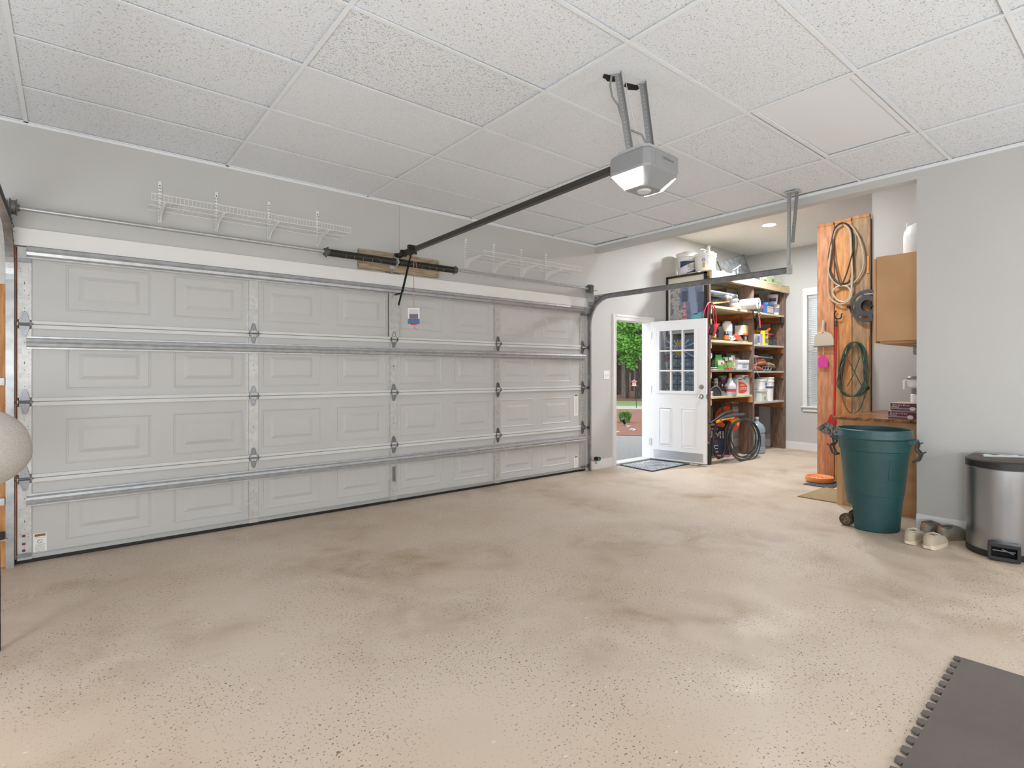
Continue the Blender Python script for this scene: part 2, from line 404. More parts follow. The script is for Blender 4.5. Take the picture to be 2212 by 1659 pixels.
# stiles
hx = [-.236, 1.2195, 2.5275, 3.849, 5.262]
for s_ in range(4):
    z0, z1 = seam[s_]+(.028 if s_ else -.02), seam[s_+1]-(.032 if s_ < 3 else 0)
    for k, x in enumerate(hx):
        wd = .037
        st = M().box(x-wd, x+wd, GY-.012, GY, z0, z1); so = secs[s_]
        if k in (1, 2, 3): st.box(x-wd-.022, x-wd, GY-.002, GY, z0, z1)
        o = st.build('stile', GALVM, so, bev=.001)
        hm = M()
        for f_ in (.12, .16, .40, .5, .52, .80):
            zc = z0+(z1-z0)*f_; r_ = .006 if f_ == .5 else .0032
            hm.cyl((x+R.uniform(-.002, .002), GY-.0125, zc), (x, GY-.012, zc), r_, n=10)
        for f_ in (.3, .34, .66, .7):
            for dx in (-.02, .02): zc = z0+(z1-z0)*f_; hm.cyl((x+dx, GY-.0125, zc), (x+dx, GY-.012, zc), .0022, n=6)
        hm.build('bolt_hole', DARK, so, kind='stuff')
    if s_ == 3: M().box(2.47, 2.59, GY-.024, GY-.012, 1.66, 2.10).box(2.47, 2.475, GY-.03, GY-.012, 1.66, 2.1).box(2.585, 2.59, GY-.03, GY-.012, 1.66, 2.1).build('opener_plate', GALVM, so, bev=.001)
# hinges + rollers
hg = None
def hinge_mesh(x, z):
    y = GY-.014; mm = M()
    mm.prism((x, y, z), (1, 0, 0), (0, 0, 1), (0, -1, 0), [(-.030, .010), (.030, .010), (.012, .085), (-.012, .085)], .004)
    mm.prism((x, y, z), (1, 0, 0), (0, 0, 1), (0, -1, 0), [(.028, -.012), (-.028, -.012), (-.010, -.085), (.010, -.085)], .004)
    for sx in (-1, 1):
        mm.bar((x+sx*.024, y-.008, z+.015), (x+sx*.008, y-.008, z+.075), .005, .008); mm.bar((x+sx*.024, y-.008, z-.015), (x+sx*.008, y-.008, z-.075), .005, .008)
        mm.prism((x+sx*.034-.002, y, z), (0, -1, 0), (0, 0, 1), (1, 0, 0), [(0, .03), (.028, .012), (.028, -.012), (0, -.03)], .004)
    mm.cyl((x-.045, y-.02, z), (x+.045, y-.02, z), .006, n=8)
    for dz in (.03, .074, -.03, -.074): mm.cyl((x, y-.004, z+dz), (x, y-.012, z+dz), .0075, n=6)
    return mm
for si in (1, 2, 3):
    for k, x in enumerate(hx):
        if hg is None: hg = hinge_mesh(x, seam[si]).build('hinge', STEEL, gd); h0 = (x, seam[si])
        else: inst(hg, gd, (x-h0[0], 0, seam[si]-h0[1]))
rs = None
for z in (.06, .575, 1.1, 1.632, 2.07):
    for sx, x in ((-1, -.236), (1, 5.262)):
        mm = M().cyl((x-sx*.03, GY-.03, z), (x+sx*.085, GY-.03, z), .0055, n=8)
        mm.box(x-.035, x+.035, GY-.04, GY-.02, z-.012, z+.012) if z in (.06, 2.07) else None
        mm.cyl((x+sx*.082, GY-.03, z), (x+sx*.095, GY-.03, z), .022, n=14)
        mm.build('roller', STEEL, gd, smooth=True)
# struts
for z, h_ in ((2.135, .07), (1.512, .062), (.43, .062)):
    prof = [(0, -h_/2-.012), (.006, -h_/2-.012), (.006, -h_/2), (.045, -h_/2+.006), (.05, -.008), (.04, 0), (.05, .008), (.045, h_/2-.006), (.006, h_/2), (.006, h_/2+.012), (0, h_/2+.012)]
    M().prism((-.225, GY-.012, z), (0, -1, 0), (0, 0, 1), (1, 0, 0), prof, 5.51).build('strut', GALV, gd, bev=.001)
M().box(-.275, 5.322, GY-.01, GY+.04, .028, .062).cyl((-.275, GY-.012, .06), (5.322, GY-.012, .06), .004, n=6).build('bottom_rail', mat('#b3b6b6', .4, .5), gd)
M().box(-.29, 5.33, GY-.004, GY+.04, 0, .028).build('bottom_seal', RUBBER, gd, bev=.006)
def sticker(x0, x1, z0, z1, bars):
    o = M().box(x0, x1, GY-.0015, GY, z0, z1).build('warning_label', PAPER, gd)
    mm = M(); M().box(x0+.006, x1-.006, GY-.002, GY-.0015, z1-.02, z1-.004).build('header_band', mat('#8a5a2c', .6), gd)
    z = z1-.03
    while z > z0+.02:
        if abs(z-(z1-.055)) > .018: mm.box(x0+.01, x1-.01, GY-.002, GY-.0015, z, z+.002)
        z -= .008
    mm.build('printed_lines', GREYINK, gd, kind='stuff')
    cx = (x0+x1)/2; pts = [(cx+.014*math.cos(t*.5), GY-.002, z1-.055+.014*math.sin(t*.5)) for t in range(12)]
    M().tube(pts, .0012, 4).bar((cx-.01, GY-.002, z1-.045), (cx+.01, GY-.002, z1-.065), .001, .002).build('pictogram', INK, gd)
a = onY(72, 1154, GY); b_ = onY(101, 1196, GY); sticker(a[0], b_[0], b_[2], a[2], 1)
a = onY(1244, 852, GY); b_ = onY(1252, 897, GY); sticker(5.12, 5.19, b_[2], a[2], 1)
a = onY(1244, 985, GY); b_ = onY(1252, 1009, GY); sticker(5.12, 5.19, b_[2], a[2], 1)
rv = M()
for z in (.09, .135, .19): rv.cyl((-.24, GY-.014, z), (-.24, GY-.012, z), .010, n=10)
rv.build('red_rivet', mat('#7c2f38', .4), gd)
mm = M().box(2.515, 2.54, GY-.03, GY-.012, .22, .36).cyl((2.54, GY-.03, .37), (2.54, GY-.03, .2), .004, n=6); mm.build('latch', STEEL, gd)

# ---------------------------------------------------------------- tracks
def track(name, x, sd, ytop_end, label):
    t = thing(name, label, 'track', (x, YB-.05, 0))
    y = GY-.035; zt = 2.29; r = .36
    path = [(y, 0), (y, zt-r)]+[(y-r*(1-math.cos(a)), zt-r+r*math.sin(a)) for a in [PI/2*k/14 for k in range(1, 15)]]+[(ytop_end, zt+.0)]
    w_, d_ = .03, (.028 if sd > 0 else .042)                       # C channel, open toward the door
    def prof(p, nrm, k):
        (py, pz), (ny, nz) = p, nrm
        return [(x+sd*d_, py+ny*w_, pz+nz*w_), (x-sd*.0, py+ny*w_, pz+nz*w_), (x-sd*.0, py+ny*(w_-.003), pz+nz*(w_-.003)), (x+sd*(d_-.003), py+ny*(w_-.003), pz+nz*(w_-.003)),
                (x+sd*(d_-.003), py-ny*(w_-.003), pz-nz*(w_-.003)), (x, py-ny*(w_-.003), pz-nz*(w_-.003)), (x, py-ny*w_, pz-nz*w_), (x+sd*d_, py-ny*w_, pz-nz*w_)]
    mm = M(); rings = []
    for i, p in enumerate(path):
        q0 = path[max(i-1, 0)]; q1 = path[min(i+1, len(path)-1)]; dy, dz = q1[0]-q0[0], q1[1]-q0[1]; L = math.hypot(dy, dz)
        rings += prof(p, (dz/L, -dy/L), i)
    n = 8; fs = []
    for i in range(len(path)-1):
        for j in range(n): fs.append((i*n+j, i*n+(j+1) % n, (i+1)*n+(j+1) % n, (i+1)*n+j))
    fs.append(tuple(range(n))); fs.append(tuple((len(path)-1)*n+j for j in range(n)))
    mm.add(rings, fs); mm.build('rail', mat('#a9aaab', .38, .75, noise=(14, '#949698', .35, .65)), t)
    # wall angle with slots
    xa = x+sd*d_
    za_, zb_ = (.02, 2.1) if sd > 0 else (1.90, 2.3)
    an = M().box(xa, xa+.003*sd, y, YB, za_, zb_)
    an.box(xa, xa+sd*.03, YB-.004, YB, za_, zb_); an.build('wall_angle', GALVM, t)
    fl = M().prism((xa, YB, 2.25), (0, -1, 0), (0, 0, 1), (sd, 0, 0), [(0, -.16), (.05, -.16), (.16, .0), (.5, .06), (.5, .075), (.02, .075), (0, .20)], .003)
    fl.build('flag_bracket', GALVM, t)
    hm = M()
    for dy, dz in ((.06, 0), (.11, .02), (.16, .035), (.06, .04), (.22, .045), (.06, -.06)): hm.box(xa-.001*sd if False else x-.001, x+.001, YB-dy-.018, YB-dy+.018, 2.25+dz-.004, 2.25+dz+.004)
    for k in range(9): hm.box(xa-.002, xa+.002, y+.012, y+.022, .25+k*.2, .29+k*.2)
    hm.build('slot', DARK, t, kind='stuff')
    for z in (.42, 1.22): M().box(xa-.004, xa+.03*sd, y-.02, YB, z, z+.05).build('jamb_bracket', GALVM, t, bev=.002)
    return t
tr = track('door_track', 5.352, 1, 2.36, 'galvanised curved track right of the garage door, running to a perforated hanger')
tl = track('door_track', -.286, -1, .6, 'galvanised curved track at the left edge of the garage door')
# perforated rear hanger for the right track
def perf(mm, hm, p, q, wd, nx, th=.003, step=.025, r=.0042, side=1):
    p = Vector(p); q = Vector(q); d = (q-p); L = d.length; d.normalize(); nx = Vector(nx).normalized(); sdv = d.cross(nx).normalized()
    mm.obox((p+q)/2, d, sdv, nx, L/2, wd/2, th/2); mm.obox((p+q)/2+sdv*(wd/2)*side+nx*wd/2, d, nx, sdv, L/2, wd/2, th/2)
    k = .02
    while k < L-.01:
        c = p+d*k; hm.cyl(c+nx*(th/2+.0004)*-1, c-nx*th/2*-1, r, n=6)
        c2 = c+sdv*(wd/2+th/2)*side+nx*wd/2; hm.cyl(c2-sdv*.0004, c2+sdv*.0008*side, r*.8, n=6); k += step
HOLE = mat('#d9d9d9', .6)
mm = M(); hm = M()
perf(mm, hm, (5.372, 2.375, 2.27), (5.31, 2.34, 3.02), .032, (-1, -.5, 0)); mm.build('hanger', mat('#8f9090', .4, .6), tr); hm.build('hanger_hole', HOLE, tr, kind='stuff')
mm = M(); hm = M(); perf(mm, hm, (5.36, 2.33, 2.55), (5.34, 2.28, 3.02), .03, (-1, -.3, 0)); mm.build('hanger', mat('#8f9090', .4, .6), tr); hm.build('hanger_hole', HOLE, tr, kind='stuff')
M().box(5.345, 5.38, 2.34, 2.38, 2.25, 2.34).build('end_bracket', GALVM, tr)
M().box(5.27, 5.37, 2.25, 2.37, 3.006, 3.016).build('ceiling_foot', GALVM, tr)
# photo eyes
for nm, x, col, lab, e in (('photo_eye', -.36, '#ff5a20', 'black safety sensor with a lit amber lamp on the left track', 4), ('photo_eye', 5.42, '#1f9a5c', 'black safety sensor with a green lamp at the foot of the right track', 1.2)):
    s1 = 1 if x < 0 else -1
    z = .23 if x < 0 else .165
    yy = 4.90 if x < 0 else 4.86
    t = thing(nm, lab, 'sensor', (x, yy, z))
    M().box(x-.03, x+.03, yy-.035, yy+.035, z-.02, z+.02).box(x-.045, x-.02, yy-.02, yy+.0, z+.02, z+.03).build('housing', BLACK, t, bev=.004)
    M().cyl((x-.01, yy-.0355, z), (x-.01, yy-.039, z), .009, n=12).build('lamp', mat(col, .4, emit=e), t)
    M().box(x-.05, x+.04, yy-.005, YB-.06, z-.035, z-.024).box(x-.05, x-.04, yy-.03, yy+.0, z-.06, z-.024).build('bracket', mat('#b9b29c', .5, .3), t)

# ---------------------------------------------------------------- torsion shaft
SY, SZ2 = 4.88, 2.402
ts = thing('torsion_shaft', 'galvanised torsion shaft with cable drums above the garage door', 'shaft', (2.53, SY, SZ2))
M().cyl((-.40, SY, SZ2), (5.43, SY, SZ2-.002), .0155, n=14).build('shaft', GALV, ts, smooth=True)
for x0, sx in ((-.268, -1), (5.27, 1)):
    prof = [(.0, 0), (.062, 0), (.066, .006), (.056, .012), (.054, .055), (.062, .06), (.07, .075), (.02, .078)]
    mm = M(); vs = []; n = 24; fs = []
    for r_, d in [(q_*.85, d_2*.5) for q_, d_2 in prof]: vs += [(x0+sx*d, SY+r_*math.cos(2*PI*j/n), SZ2+r_*math.sin(2*PI*j/n)) for j in range(n)]
    for i in range(len(prof)-1):
        for j in range(n): fs.append((i*n+j, i*n+(j+1) % n, (i+1)*n+(j+1) % n, (i+1)*n+j))
    mm.add(vs, fs); mm.cyl((x0-sx*.014, SY, SZ2), (x0, SY, SZ2), .022, n=12)
    mm.build('cable_drum', mat('#7b7a77', .5, .6), ts, smooth=True, angle=.5)
    xb = x0+sx*.05
    M().box(xb-.002, xb+.002, SY-.05, YB-.002, SZ2-.17, SZ2+.05).build('bearing_plate', GALVM, ts)
sp = thing('torsion_spring', 'long black torsion spring on the shaft above the garage door', 'spring', (2.5, SY, SZ2))
n = 900; x0, x1 = 1.83, 3.19
def spring(x0, x1):
    mm = M(); nn = int((x1-x0)/.0085); pts = []
    N = 24
    k = 0; vs = []; fs = []; 
    rings = int((x1-x0)/.004)
    for i in range(rings+1):
        x = x0+(x1-x0)*i/rings; r_ = .031+(.0022 if i % 2 else 0)
        vs += [(x, SY+r_*math.cos(2*PI*j/18), SZ2-.005+r_*math.sin(2*PI*j/18)) for j in range(18)]
    for i in range(rings):
        for j in range(18): fs.append((i*18+j, i*18+(j+1) % 18, (i+1)*18+(j+1) % 18, (i+1)*18+j))
    return mm.add(vs, fs)
for a, b_ in ((1.83, 2.49), (2.535, 3.18)): spring(a, b_).build('coil', mat('#23221f', .42, .3, noise=(60, '#35322c', .4, .6)), sp)
for x in (1.81, 3.19):
    mm = M().cyl((x-.022, SY, SZ2-.004), (x+.022, SY, SZ2-.004), .034, n=16)
    for a in range(4): mm.cyl((x-.008, SY+.034*math.cos(a*PI/2+.5), SZ2-.004+.034*math.sin(a*PI/2+.5)), (x+.008, SY+.046*math.cos(a*PI/2+.5), SZ2-.004+.046*math.sin(a*PI/2+.5)), .006, n=6)
    mm.build('winding_cone', mat('#5f5e5a', .5, .6), sp)
for x in (1.80, 1.98, 2.06, 2.15, 2.24, 2.33, 2.78, 2.87, 2.95, 3.03): 
    pts = [(x+.012*k/8, SY+.0345*math.cos(-PI*.9+k*.26), SZ2-.005+.0345*math.sin(-PI*.9+k*.26)) for k in range(9)]
    M().tube(pts, .0012, 4).build('chalk_mark', mat('#b9b9b4', .8), sp)
M().prism((2.505, YB-.045, SZ2), (0, -1, 0), (0, 0, 1), (1, 0, 0), [(0, .07), (.03, .05), (.085, .03), (.095, -.02), (.06, -.04), (0, -.06)], .012).box(2.44, 2.49, YB-.09, YB-.045, SZ2-.075, SZ2-.045).build('centre_bracket', GALVM, sp)
# header plank behind the spring
pk = M().box(2.145, 3.035, YB-.04, YB, 2.306, 2.492).build('mounting_plank', mat('#b5a58a', .7, noise=(6, '#8d7c62', .35, .6), stretch=(1, 6, 9), bump=(40, .3)), None, bev=.003)
tag(pk, 'weathered pine plank behind the torsion spring', 'plank'); ORG[pk.name] = Vector()
for x, z in ((2.19, 2.47), (2.19, 2.44), (2.64, 2.455), (3.0, 2.47), (3.0, 2.45), (3.0, 2.34), (2.62, 2.45), (2.3, 2.475)): M().cyl((x, YB-.0415, z), (x, YB-.04, z), .004, n=8).build('screw', INK, pk)
wb = M().tube([(2.43+.02*k, YB-.012+.004*math.sin(k), 2.298+.008*math.sin(k*1.3)) for k in range(9)], .003, 5).build('cobweb_wire', INK, None); tag(wb, 'dark scrap of wire under the pine plank', 'wire')
wseam = M().tube([(2.591, YB-.003, z) for z in (3.0, 2.8, 2.6, 2.49)], .0025, 5).build('bell_wire', mat('#b8b6b0', .5), None); tag(wseam, 'thin grey wire running down the wall from the ceiling to the spring plank', 'wire')

# ---------------------------------------------------------------- wire shelves
def wire_shelf(x0, x1, ups, zu0, zu1, zd, label, grp):
    t = thing('wire_shelf', label, 'shelf', ((x0+x1)/2, YB, zu0), grp)
    WS = mat('#e8e7e4', .4)
    for x in ups:
        M().box(x-.0125, x+.0125, YB-.014, YB, zu0, zu1).build('upright', WS, t, bev=.002)
        hm = M().cyl((x, YB-.0145, zu1-.035), (x, YB-.014, zu1-.035), .005, n=8); z = zu0+.03
        while z < zu1-.05: hm.box(x-.008, x-.004, YB-.0145, YB-.014, z, z+.014).box(x+.004, x+.008, YB-.0145, YB-.014, z, z+.014); z += .026
        hm.build('slot', INK, t, kind='stuff')
        M().prism((x-.006, YB-.014, zu0), (0, -1, 0), (0, 0, 1), (1, 0, 0), [(0, .0), (.012, .0), (.08, .05), (.27, .085), (.285, .092), (.285, zd-zu0-.006), (0, zd-zu0-.006)], .012).build('bracket', WS, t, bev=.002)
    mm = M(); n = int((x1-x0)/.0254)
    yf = YB-.30
    for i in range(n+1):
        x = x0+(x1-x0)*i/n; mm.tube([(x, YB-.02, zd), (x, yf, zd), (x, yf-.002, zd+.045)], .0016, 4)
    mm.build('deck_wire', WS, t, kind='stuff')
    for y, z in ((YB-.02, zd-.004), (YB-.16, zd-.004), (yf, zd-.004), (yf, zd+.045)): M().cyl((x0, y, z), (x1, y, z), .003, n=6).build('cross_wire', WS, t)
wire_shelf(.46, 1.95, (.543, .934, 1.339, 1.759), 2.456, 2.783, 2.556, 'white wire shelf high on the wall left of the spring', 'white wire wall shelves')
wire_shelf(3.42, 4.95, (3.393, 3.785, 4.196, 4.596), 2.452, 2.783, 2.563, 'white wire shelf high on the wall right of the spring', 'white wire wall shelves')

# ---------------------------------------------------------------- opener
op = thing('garage_opener', 'grey ceiling-hung garage door opener with a lit lamp and a long rail', 'opener', (2.52, 1.9, 2.33))
X0, X1, Y0, Y1 = 2.365, 2.675, 1.77, 2.05
def oring(i, z, c=.035):
    x0, x1, y0, y1 = X0+i, X1-i, Y0+i, Y1-i
    return [(x0+c, y0, z), (x1-c, y0, z), (x1, y0+c, z), (x1, y1-c, z), (x1-c, y1, z), (x0+c, y1, z), (x0, y1-c, z), (x0, y0+c, z)]
def oloft(lv):
    mm = M(); vs = []; fs = []
    for i, z, c in lv: vs += oring(i, z, c)
    for k in range(len(lv)-1):
        for j in range(8): fs.append((k*8+j, k*8+(j+1) % 8, (k+1)*8+(j+1) % 8, (k+1)*8+j))
    fs.append(tuple(range(8))[::-1]); fs.append(tuple((len(lv)-1)*8+j for j in range(8))); return mm.add(vs, fs)
OPG = mat('#8b8c8e', .4)
oloft([(.075, 2.335, .03), (.07, 2.332, .03), (.004, 2.41, .03), (0, 2.425, .03), (0, 2.505, .03), (.012, 2.52, .03)]).build('housing', OPG, op, bev=.006)
oloft([(.02, 2.52, .03), (.03, 2.545, .03)]).build('top_cover', mat('#b0b1b2', .4), op, bev=.004)
LENS = mat('#ffffff', .3, emit=14)
for sx, xa, xb in ((1, X0+.006, X0+.066), (-1, X1-.006, X1-.066)):
    y0, y1 = Y0+.035, Y1-.03
    vs = [(xa, y0, 2.408), (xa, y1, 2.408), (xb, y1-.045, 2.337), (xb, y0+.045, 2.337)]; nrm = Vector((-sx*.8, 0, -.6))*.004
    mm = M().add([Vector(v)+nrm for v in vs]+vs, [(0, 1, 2, 3), (7, 6, 5, 4), (0, 4, 5, 1), (1, 5, 6, 2), (2, 6, 7, 3), (3, 7, 4, 0)]); mm.build('lamp_lens', LENS, op)
M().lathe((2.52, 1.91, 2.325), [(0, 0), (.034, 0), (.038, .004), (.04, .01)], 24).build('sensor_dome', mat('#c9cacb', .4), op, smooth=True)
M().box(X0+.07, X0+.073, Y0-.001, Y0+.001, 2.43, 2.5).build('panel_joint', mat('#8d8e8f', .5), op)
text('LiftMaster', .026, (2.55, Y0-.0015, 2.476), (1, 0, 0), (0, 0, 1), mat('#7a7c80', .4), op)
text('Quiet Drive', .011, (2.56, Y0-.0015, 2.455), (1, 0, 0), (0, 0, 1), mat('#8d8f93', .4), op) if False else None
M().box(2.50, 2.60, Y0-.0015, Y0-.0008, 2.452, 2.4535).build('printed_line', mat('#8d8f93', .4), op)
# rail: T profile from head to wall
a = Vector((2.53, 2.02, 2.532)); b_ = Vector((2.53, 4.93, 2.468))
mm = M(); d = (b_-a).normalized(); upv = Vector((1, 0, 0)).cross(d); 
if upv.z < 0: upv = -upv
for off, wx, hz in ((.0, .022, .034), (-.022, .040, .006)): mm.obox((a+b_)/2+upv*off, d, (1, 0, 0), upv, (b_-a).length/2, wx/2, hz/2)
mm.build('rail', mat('#4c4a47', .4, .7), op, bev=.001)
mm = M().box(2.512, 2.548, 4.90, YB-.04, 2.43, 2.49).cyl((2.50, 4.88, 2.455), (2.56, 4.88, 2.455), .012, n=10).build('header_bracket', mat('#3b3a38', .4, .7), op)
mm = M().box(2.505, 2.555, 4.56, 4.70, 2.435, 2.49).box(2.495, 2.565, 4.60, 4.64, 2.47, 2.52).box(2.50, 2.56, 4.76, 4.80, 2.44, 2.50).cyl((2.49, 4.59, 2.44), (2.57, 4.59, 2.44), .011, n=10).build('trolley', mat('#33322f', .45, .5), op, bev=.003)
arm = M().tube([(2.53, 4.63, 2.43), (2.53, 4.65, 2.40), (2.525, 4.80, 2.10), (2.525, 4.87, 1.98)], .008, 8)
arm.obox((2.53, 4.73, 2.24), (0, .15, -.30), (1, 0, 0), (0, .3, .15), .16, .004, .013)
arm.obox((2.526, 4.83, 2.05), (0, .09, -.16), (1, 0, 0), (0, .16, .09), .09, .004, .011).box(2.515, 2.53, 4.80, GY-.03, 2.075, 2.09)
arm.build('door_arm', mat('#1d1c1c', .4, .4), op)
M().box(2.505, 2.545, GY-.05, GY-.02, 2.06, 2.10).cyl((2.50, GY-.045, 2.083), (2.55, GY-.045, 2.083), .006, n=8).build('arm_bracket', GALVM, op)
# hanging straps, cables
SG = mat('#a2a3a4', .4, .6)
for cx, cy, tx, ty in ((2.425, 1.93, 2.436, 2.035), (2.625, 1.93, 2.632, 2.01)):
    mm = M(); hm = M(); perf(mm, hm, (cx, cy, 2.50), (tx, ty, ZC+.01), .034, (-.8, -.9, 0), side=1); mm.build('strap', SG, op); hm.build('strap_hole', HOLE, op, kind='stuff')
M().tube([(2.42, 2.06, 3.02), (2.40, 2.055, 2.95), (2.40, 2.04, 2.88), (2.43, 2.02, 2.83), (2.445, 1.99, 2.7), (2.46, 1.96, 2.68), (2.53, 1.93, 2.66), (2.57, 1.92, 2.60), (2.58, 1.91, 2.53)], .006, 8).build('power_cable', mat('#8a8b8c', .5), op, smooth=True)
M().tube([(2.46, 2.0, 3.02), (2.48, 1.99, 2.9), (2.52, 1.97, 2.7), (2.55, 1.96, 2.62), (2.56, 1.95, 2.58), (2.53, 1.94, 2.565), (2.50, 1.94, 2.58), (2.49, 1.93, 2.56), (2.52, 1.92, 2.54)], .0017, 5).build('bell_wire', mat('#d2d2d0', .5), op, smooth=True)
# pull cord
pc = thing('release_cord', 'red emergency release cord with a hanging printed tag', 'cord', (2.53, 4.52, 2.42))
PINK = mat('#c9817a', .6)
pts = [onX(x, y, 2.53) for x, y in ((893, 552), (894, 600), (894, 665))]
tg = onX(894, 690, 2.53)
M().tube([(2.53, 4.58, 2.43)]+[(p[0], 4.575, p[2]) for p in pts]+[(2.53, 4.575, 1.82)], .0025, 6).build('cord', PINK, pc)
M().tube([(2.53, 4.575, 2.44), (2.54, 4.555, 2.36), (2.545, 4.535, 2.27), (2.55, 4.53, 2.25)], .0022, 6).build('cord', PINK, pc)
M().tube([(2.53, 4.575, 1.76), (2.535, 4.57, 1.73), (2.55, 4.55, 1.71)], .0025, 6).build('cord', PINK, pc)
tx, ty = (.775, -.632, 0), (0, 0, 1)
c = Vector((2.527, 4.57, 1.84)); tn = Vector((-.632, -.775, 0))
M().obox(c, tx, ty, tn, .055, .075, .0008).build('tag', PAPER, pc)
M().obox(c+Vector((0, 0, -.05)), tx, ty, tn, .055, .025, .0012).build('tag_band', mat('#4a6ea0', .6), pc)
M().obox(c+Vector((0, 0, -.002)), tx, ty, tn, .042, .022, .0014).build('tag_picture', mat('#7d6a78', .6), pc)
M().obox(c+Vector((0, 0, -.078)), tx, ty, tn, .03, .006, .006).build('pull_handle', RED, pc)
mm = M()
for k in range(5): mm.obox(c+Vector((0, 0, .06-.008*k)), tx, ty, tn, .045, .001, .0012)
mm.build('printed_lines', GREYINK, pc, kind='stuff')
# ---------------------------------------------------------------- side door leaf, opened into the room
H0 = Vector((6.712, 4.955, 0)); H1 = Vector((6.834, 4.12, 0)); LX = (H1-H0).normalized(); LN = Vector((LX.y, -LX.x, 0))   # LN faces the viewer side (-X)
if LN.x > 0: LN = -LN
DL = (H1-H0).length; d2 = thing('door_2', 'white half-glass side door standing open in front of the wooden shelves', 'door', H0, kind='structure')
def dbox(u0, u1, z0, z1, n0, n1, mm=None):
    mm = mm or M(); c = H0+LX*(u0+u1)/2+LN*(n0+n1)/2+Vector((0, 0, (z0+z1)/2))
    return mm.obox(c, LX, LN, (0, 0, 1), (u1-u0)/2, (n1-n0)/2, (z1-z0)/2)
TH = .022
DW = mat('#f0f0f2', .32)
pu, pz = (.13, .71), (.06, 1.0)
gu0, gu1, gz0, gz1 = .125, .695, 1.02, 1.93
mm = M(); dbox(0, gu0, .04, 2.055, -TH, TH, mm); dbox(gu1, DL, .04, 2.055, -TH, TH, mm); dbox(gu0, gu1, gz1, 2.055, -TH, TH, mm); dbox(gu0, gu1, .04, gz0, -TH, TH, mm)
slab = mm.build('slab', DW, d2)
mm = M()
for s_ in (-1, 1):
    n0, n1 = (TH, TH+.012) if s_ > 0 else (-TH-.012, -TH)
    dbox(gu0-.018, gu0+.022, gz0-.018, gz1+.018, n0, n1, mm); dbox(gu1-.022, gu1+.018, gz0-.018, gz1+.018, n0, n1, mm)
    dbox(gu0+.022, gu1-.022, gz0-.018, gz0+.022, n0, n1, mm); dbox(gu0+.022, gu1-.022, gz1-.022, gz1+.018, n0, n1, mm)
mm.build('glazing_frame', DW, d2, bev=.004)
gw = (gu1-gu0-.044)/3; gh = (gz1-gz0-.044)/3
for k in (1, 2):
    dbox(gu0+.022+gw*k-.010, gu0+.022+gw*k+.010, gz0+.02, gz1-.02, -TH-.006, TH+.006).build('glazing_bar', DW, d2)
    dbox(gu0+.02, gu1-.02, gz0+.022+gh*k-.010, gz0+.022+gh*k+.010, -TH-.006, TH+.006).build('glazing_bar', DW, d2)
GLASS = mat('#e8f0f4', .02, trans=1, spec=.5)
def thin_glass(nt, b):
    tr_ = nt.nodes.new('ShaderNodeBsdfTransparent'); gl = nt.nodes.new('ShaderNodeBsdfGlossy'); gl.inputs['Roughness'].default_value = .03
    fr = nt.nodes.new('ShaderNodeFresnel'); fr.inputs[0].default_value = 1.6; mx = nt.nodes.new('ShaderNodeMixShader')
    tr_.inputs[0].default_value = (.86, .9, .93, 1)
    nt.links.new(fr.outputs[0], mx.inputs[0]); nt.links.new(tr_.outputs[0], mx.inputs[1]); nt.links.new(gl.outputs[0], mx.inputs[2])
    nt.links.new(mx.outputs[0], nt.nodes['Material Output'].inputs[0])
PANE = node_mat(thin_glass)
for i in range(3):
    for j in range(3):
        dbox(gu0+.022+gw*i+.008, gu0+.022+gw*(i+1)-.008, gz0+.022+gh*j+.008, gz0+.022+gh*(j+1)-.008, -.003, .003).build('pane', PANE, d2)
for u0, u1 in ((.135, .34), (.475, .70)):
    z0, z1 = .235, .80
    vs = []; fs = []; rings = [(0, 0), (.006, .005), (.014, -.001), (.022, -.001), (.045, .006), (.05, .006)]
    for ins, dd in rings:
        for u, z in ((u0+ins, z0+ins), (u1-ins, z0+ins), (u1-ins, z1-ins), (u0+ins, z1-ins)): vs.append(H0+LX*u+LN*(TH+dd+.001)+Vector((0, 0, z)))
    for i in range(len(rings)-1):
        for j in range(4): fs.append((i*4+j, i*4+(j+1) % 4, (i+1)*4+(j+1) % 4, (i+1)*4+j))
    k = (len(rings)-1)*4; fs.append((k, k+1, k+2, k+3)); M().add(vs, fs).build('raised_panel', DW, d2)
dbox(.05, .80, .055, .175, TH, TH+.002).build('kick_plate', mat('#d0d2d6', .28, .8), d2)
dbox(-.005, DL, .028, .04, -TH, TH).build('door_sweep', mat('#8f9093', .5), d2)
def knob(z, nm, r):
    u = DL-.065; p = H0+LX*u+Vector((0, 0, z))
    for s_ in (1, -1):
        M().tube([p+LN*s_*TH, p+LN*s_*(TH+.008), p+LN*s_*(TH+.009), p+LN*s_*(TH+.03), p+LN*s_*(TH+.034), p+LN*s_*(TH+.05), p+LN*s_*(TH+.06)],
                 [.034, .034, .014, .013, r*.8, r, r*.6], 20).build(nm, mat('#c9c6c2', .2, 1), d2, smooth=True, angle=.8)
knob(.97, 'knob', .027); knob(1.105, 'deadbolt', .02)
p = H0+LX*(DL)+Vector((0, 0, .97)); M().obox(p, LX, LN, (0, 0, 1), .004, .012, .03).obox(p+LX*.008, LX, LN, (0, 0, 1), .006, .007, .012).build('latch', STEEL, d2)
for z in (.28, 1.06, 1.85): M().cyl(H0+LN*(-.0)+Vector((-.006, .006, z-.05)), H0+Vector((-.006, .006, z+.05)), .009, n=10).obox(H0+Vector((-.008, .0, z)), LX, LN, (0, 0, 1), .02, .024, .05).build('hinge', mat('#cfcfcd', .3, .7), d2)

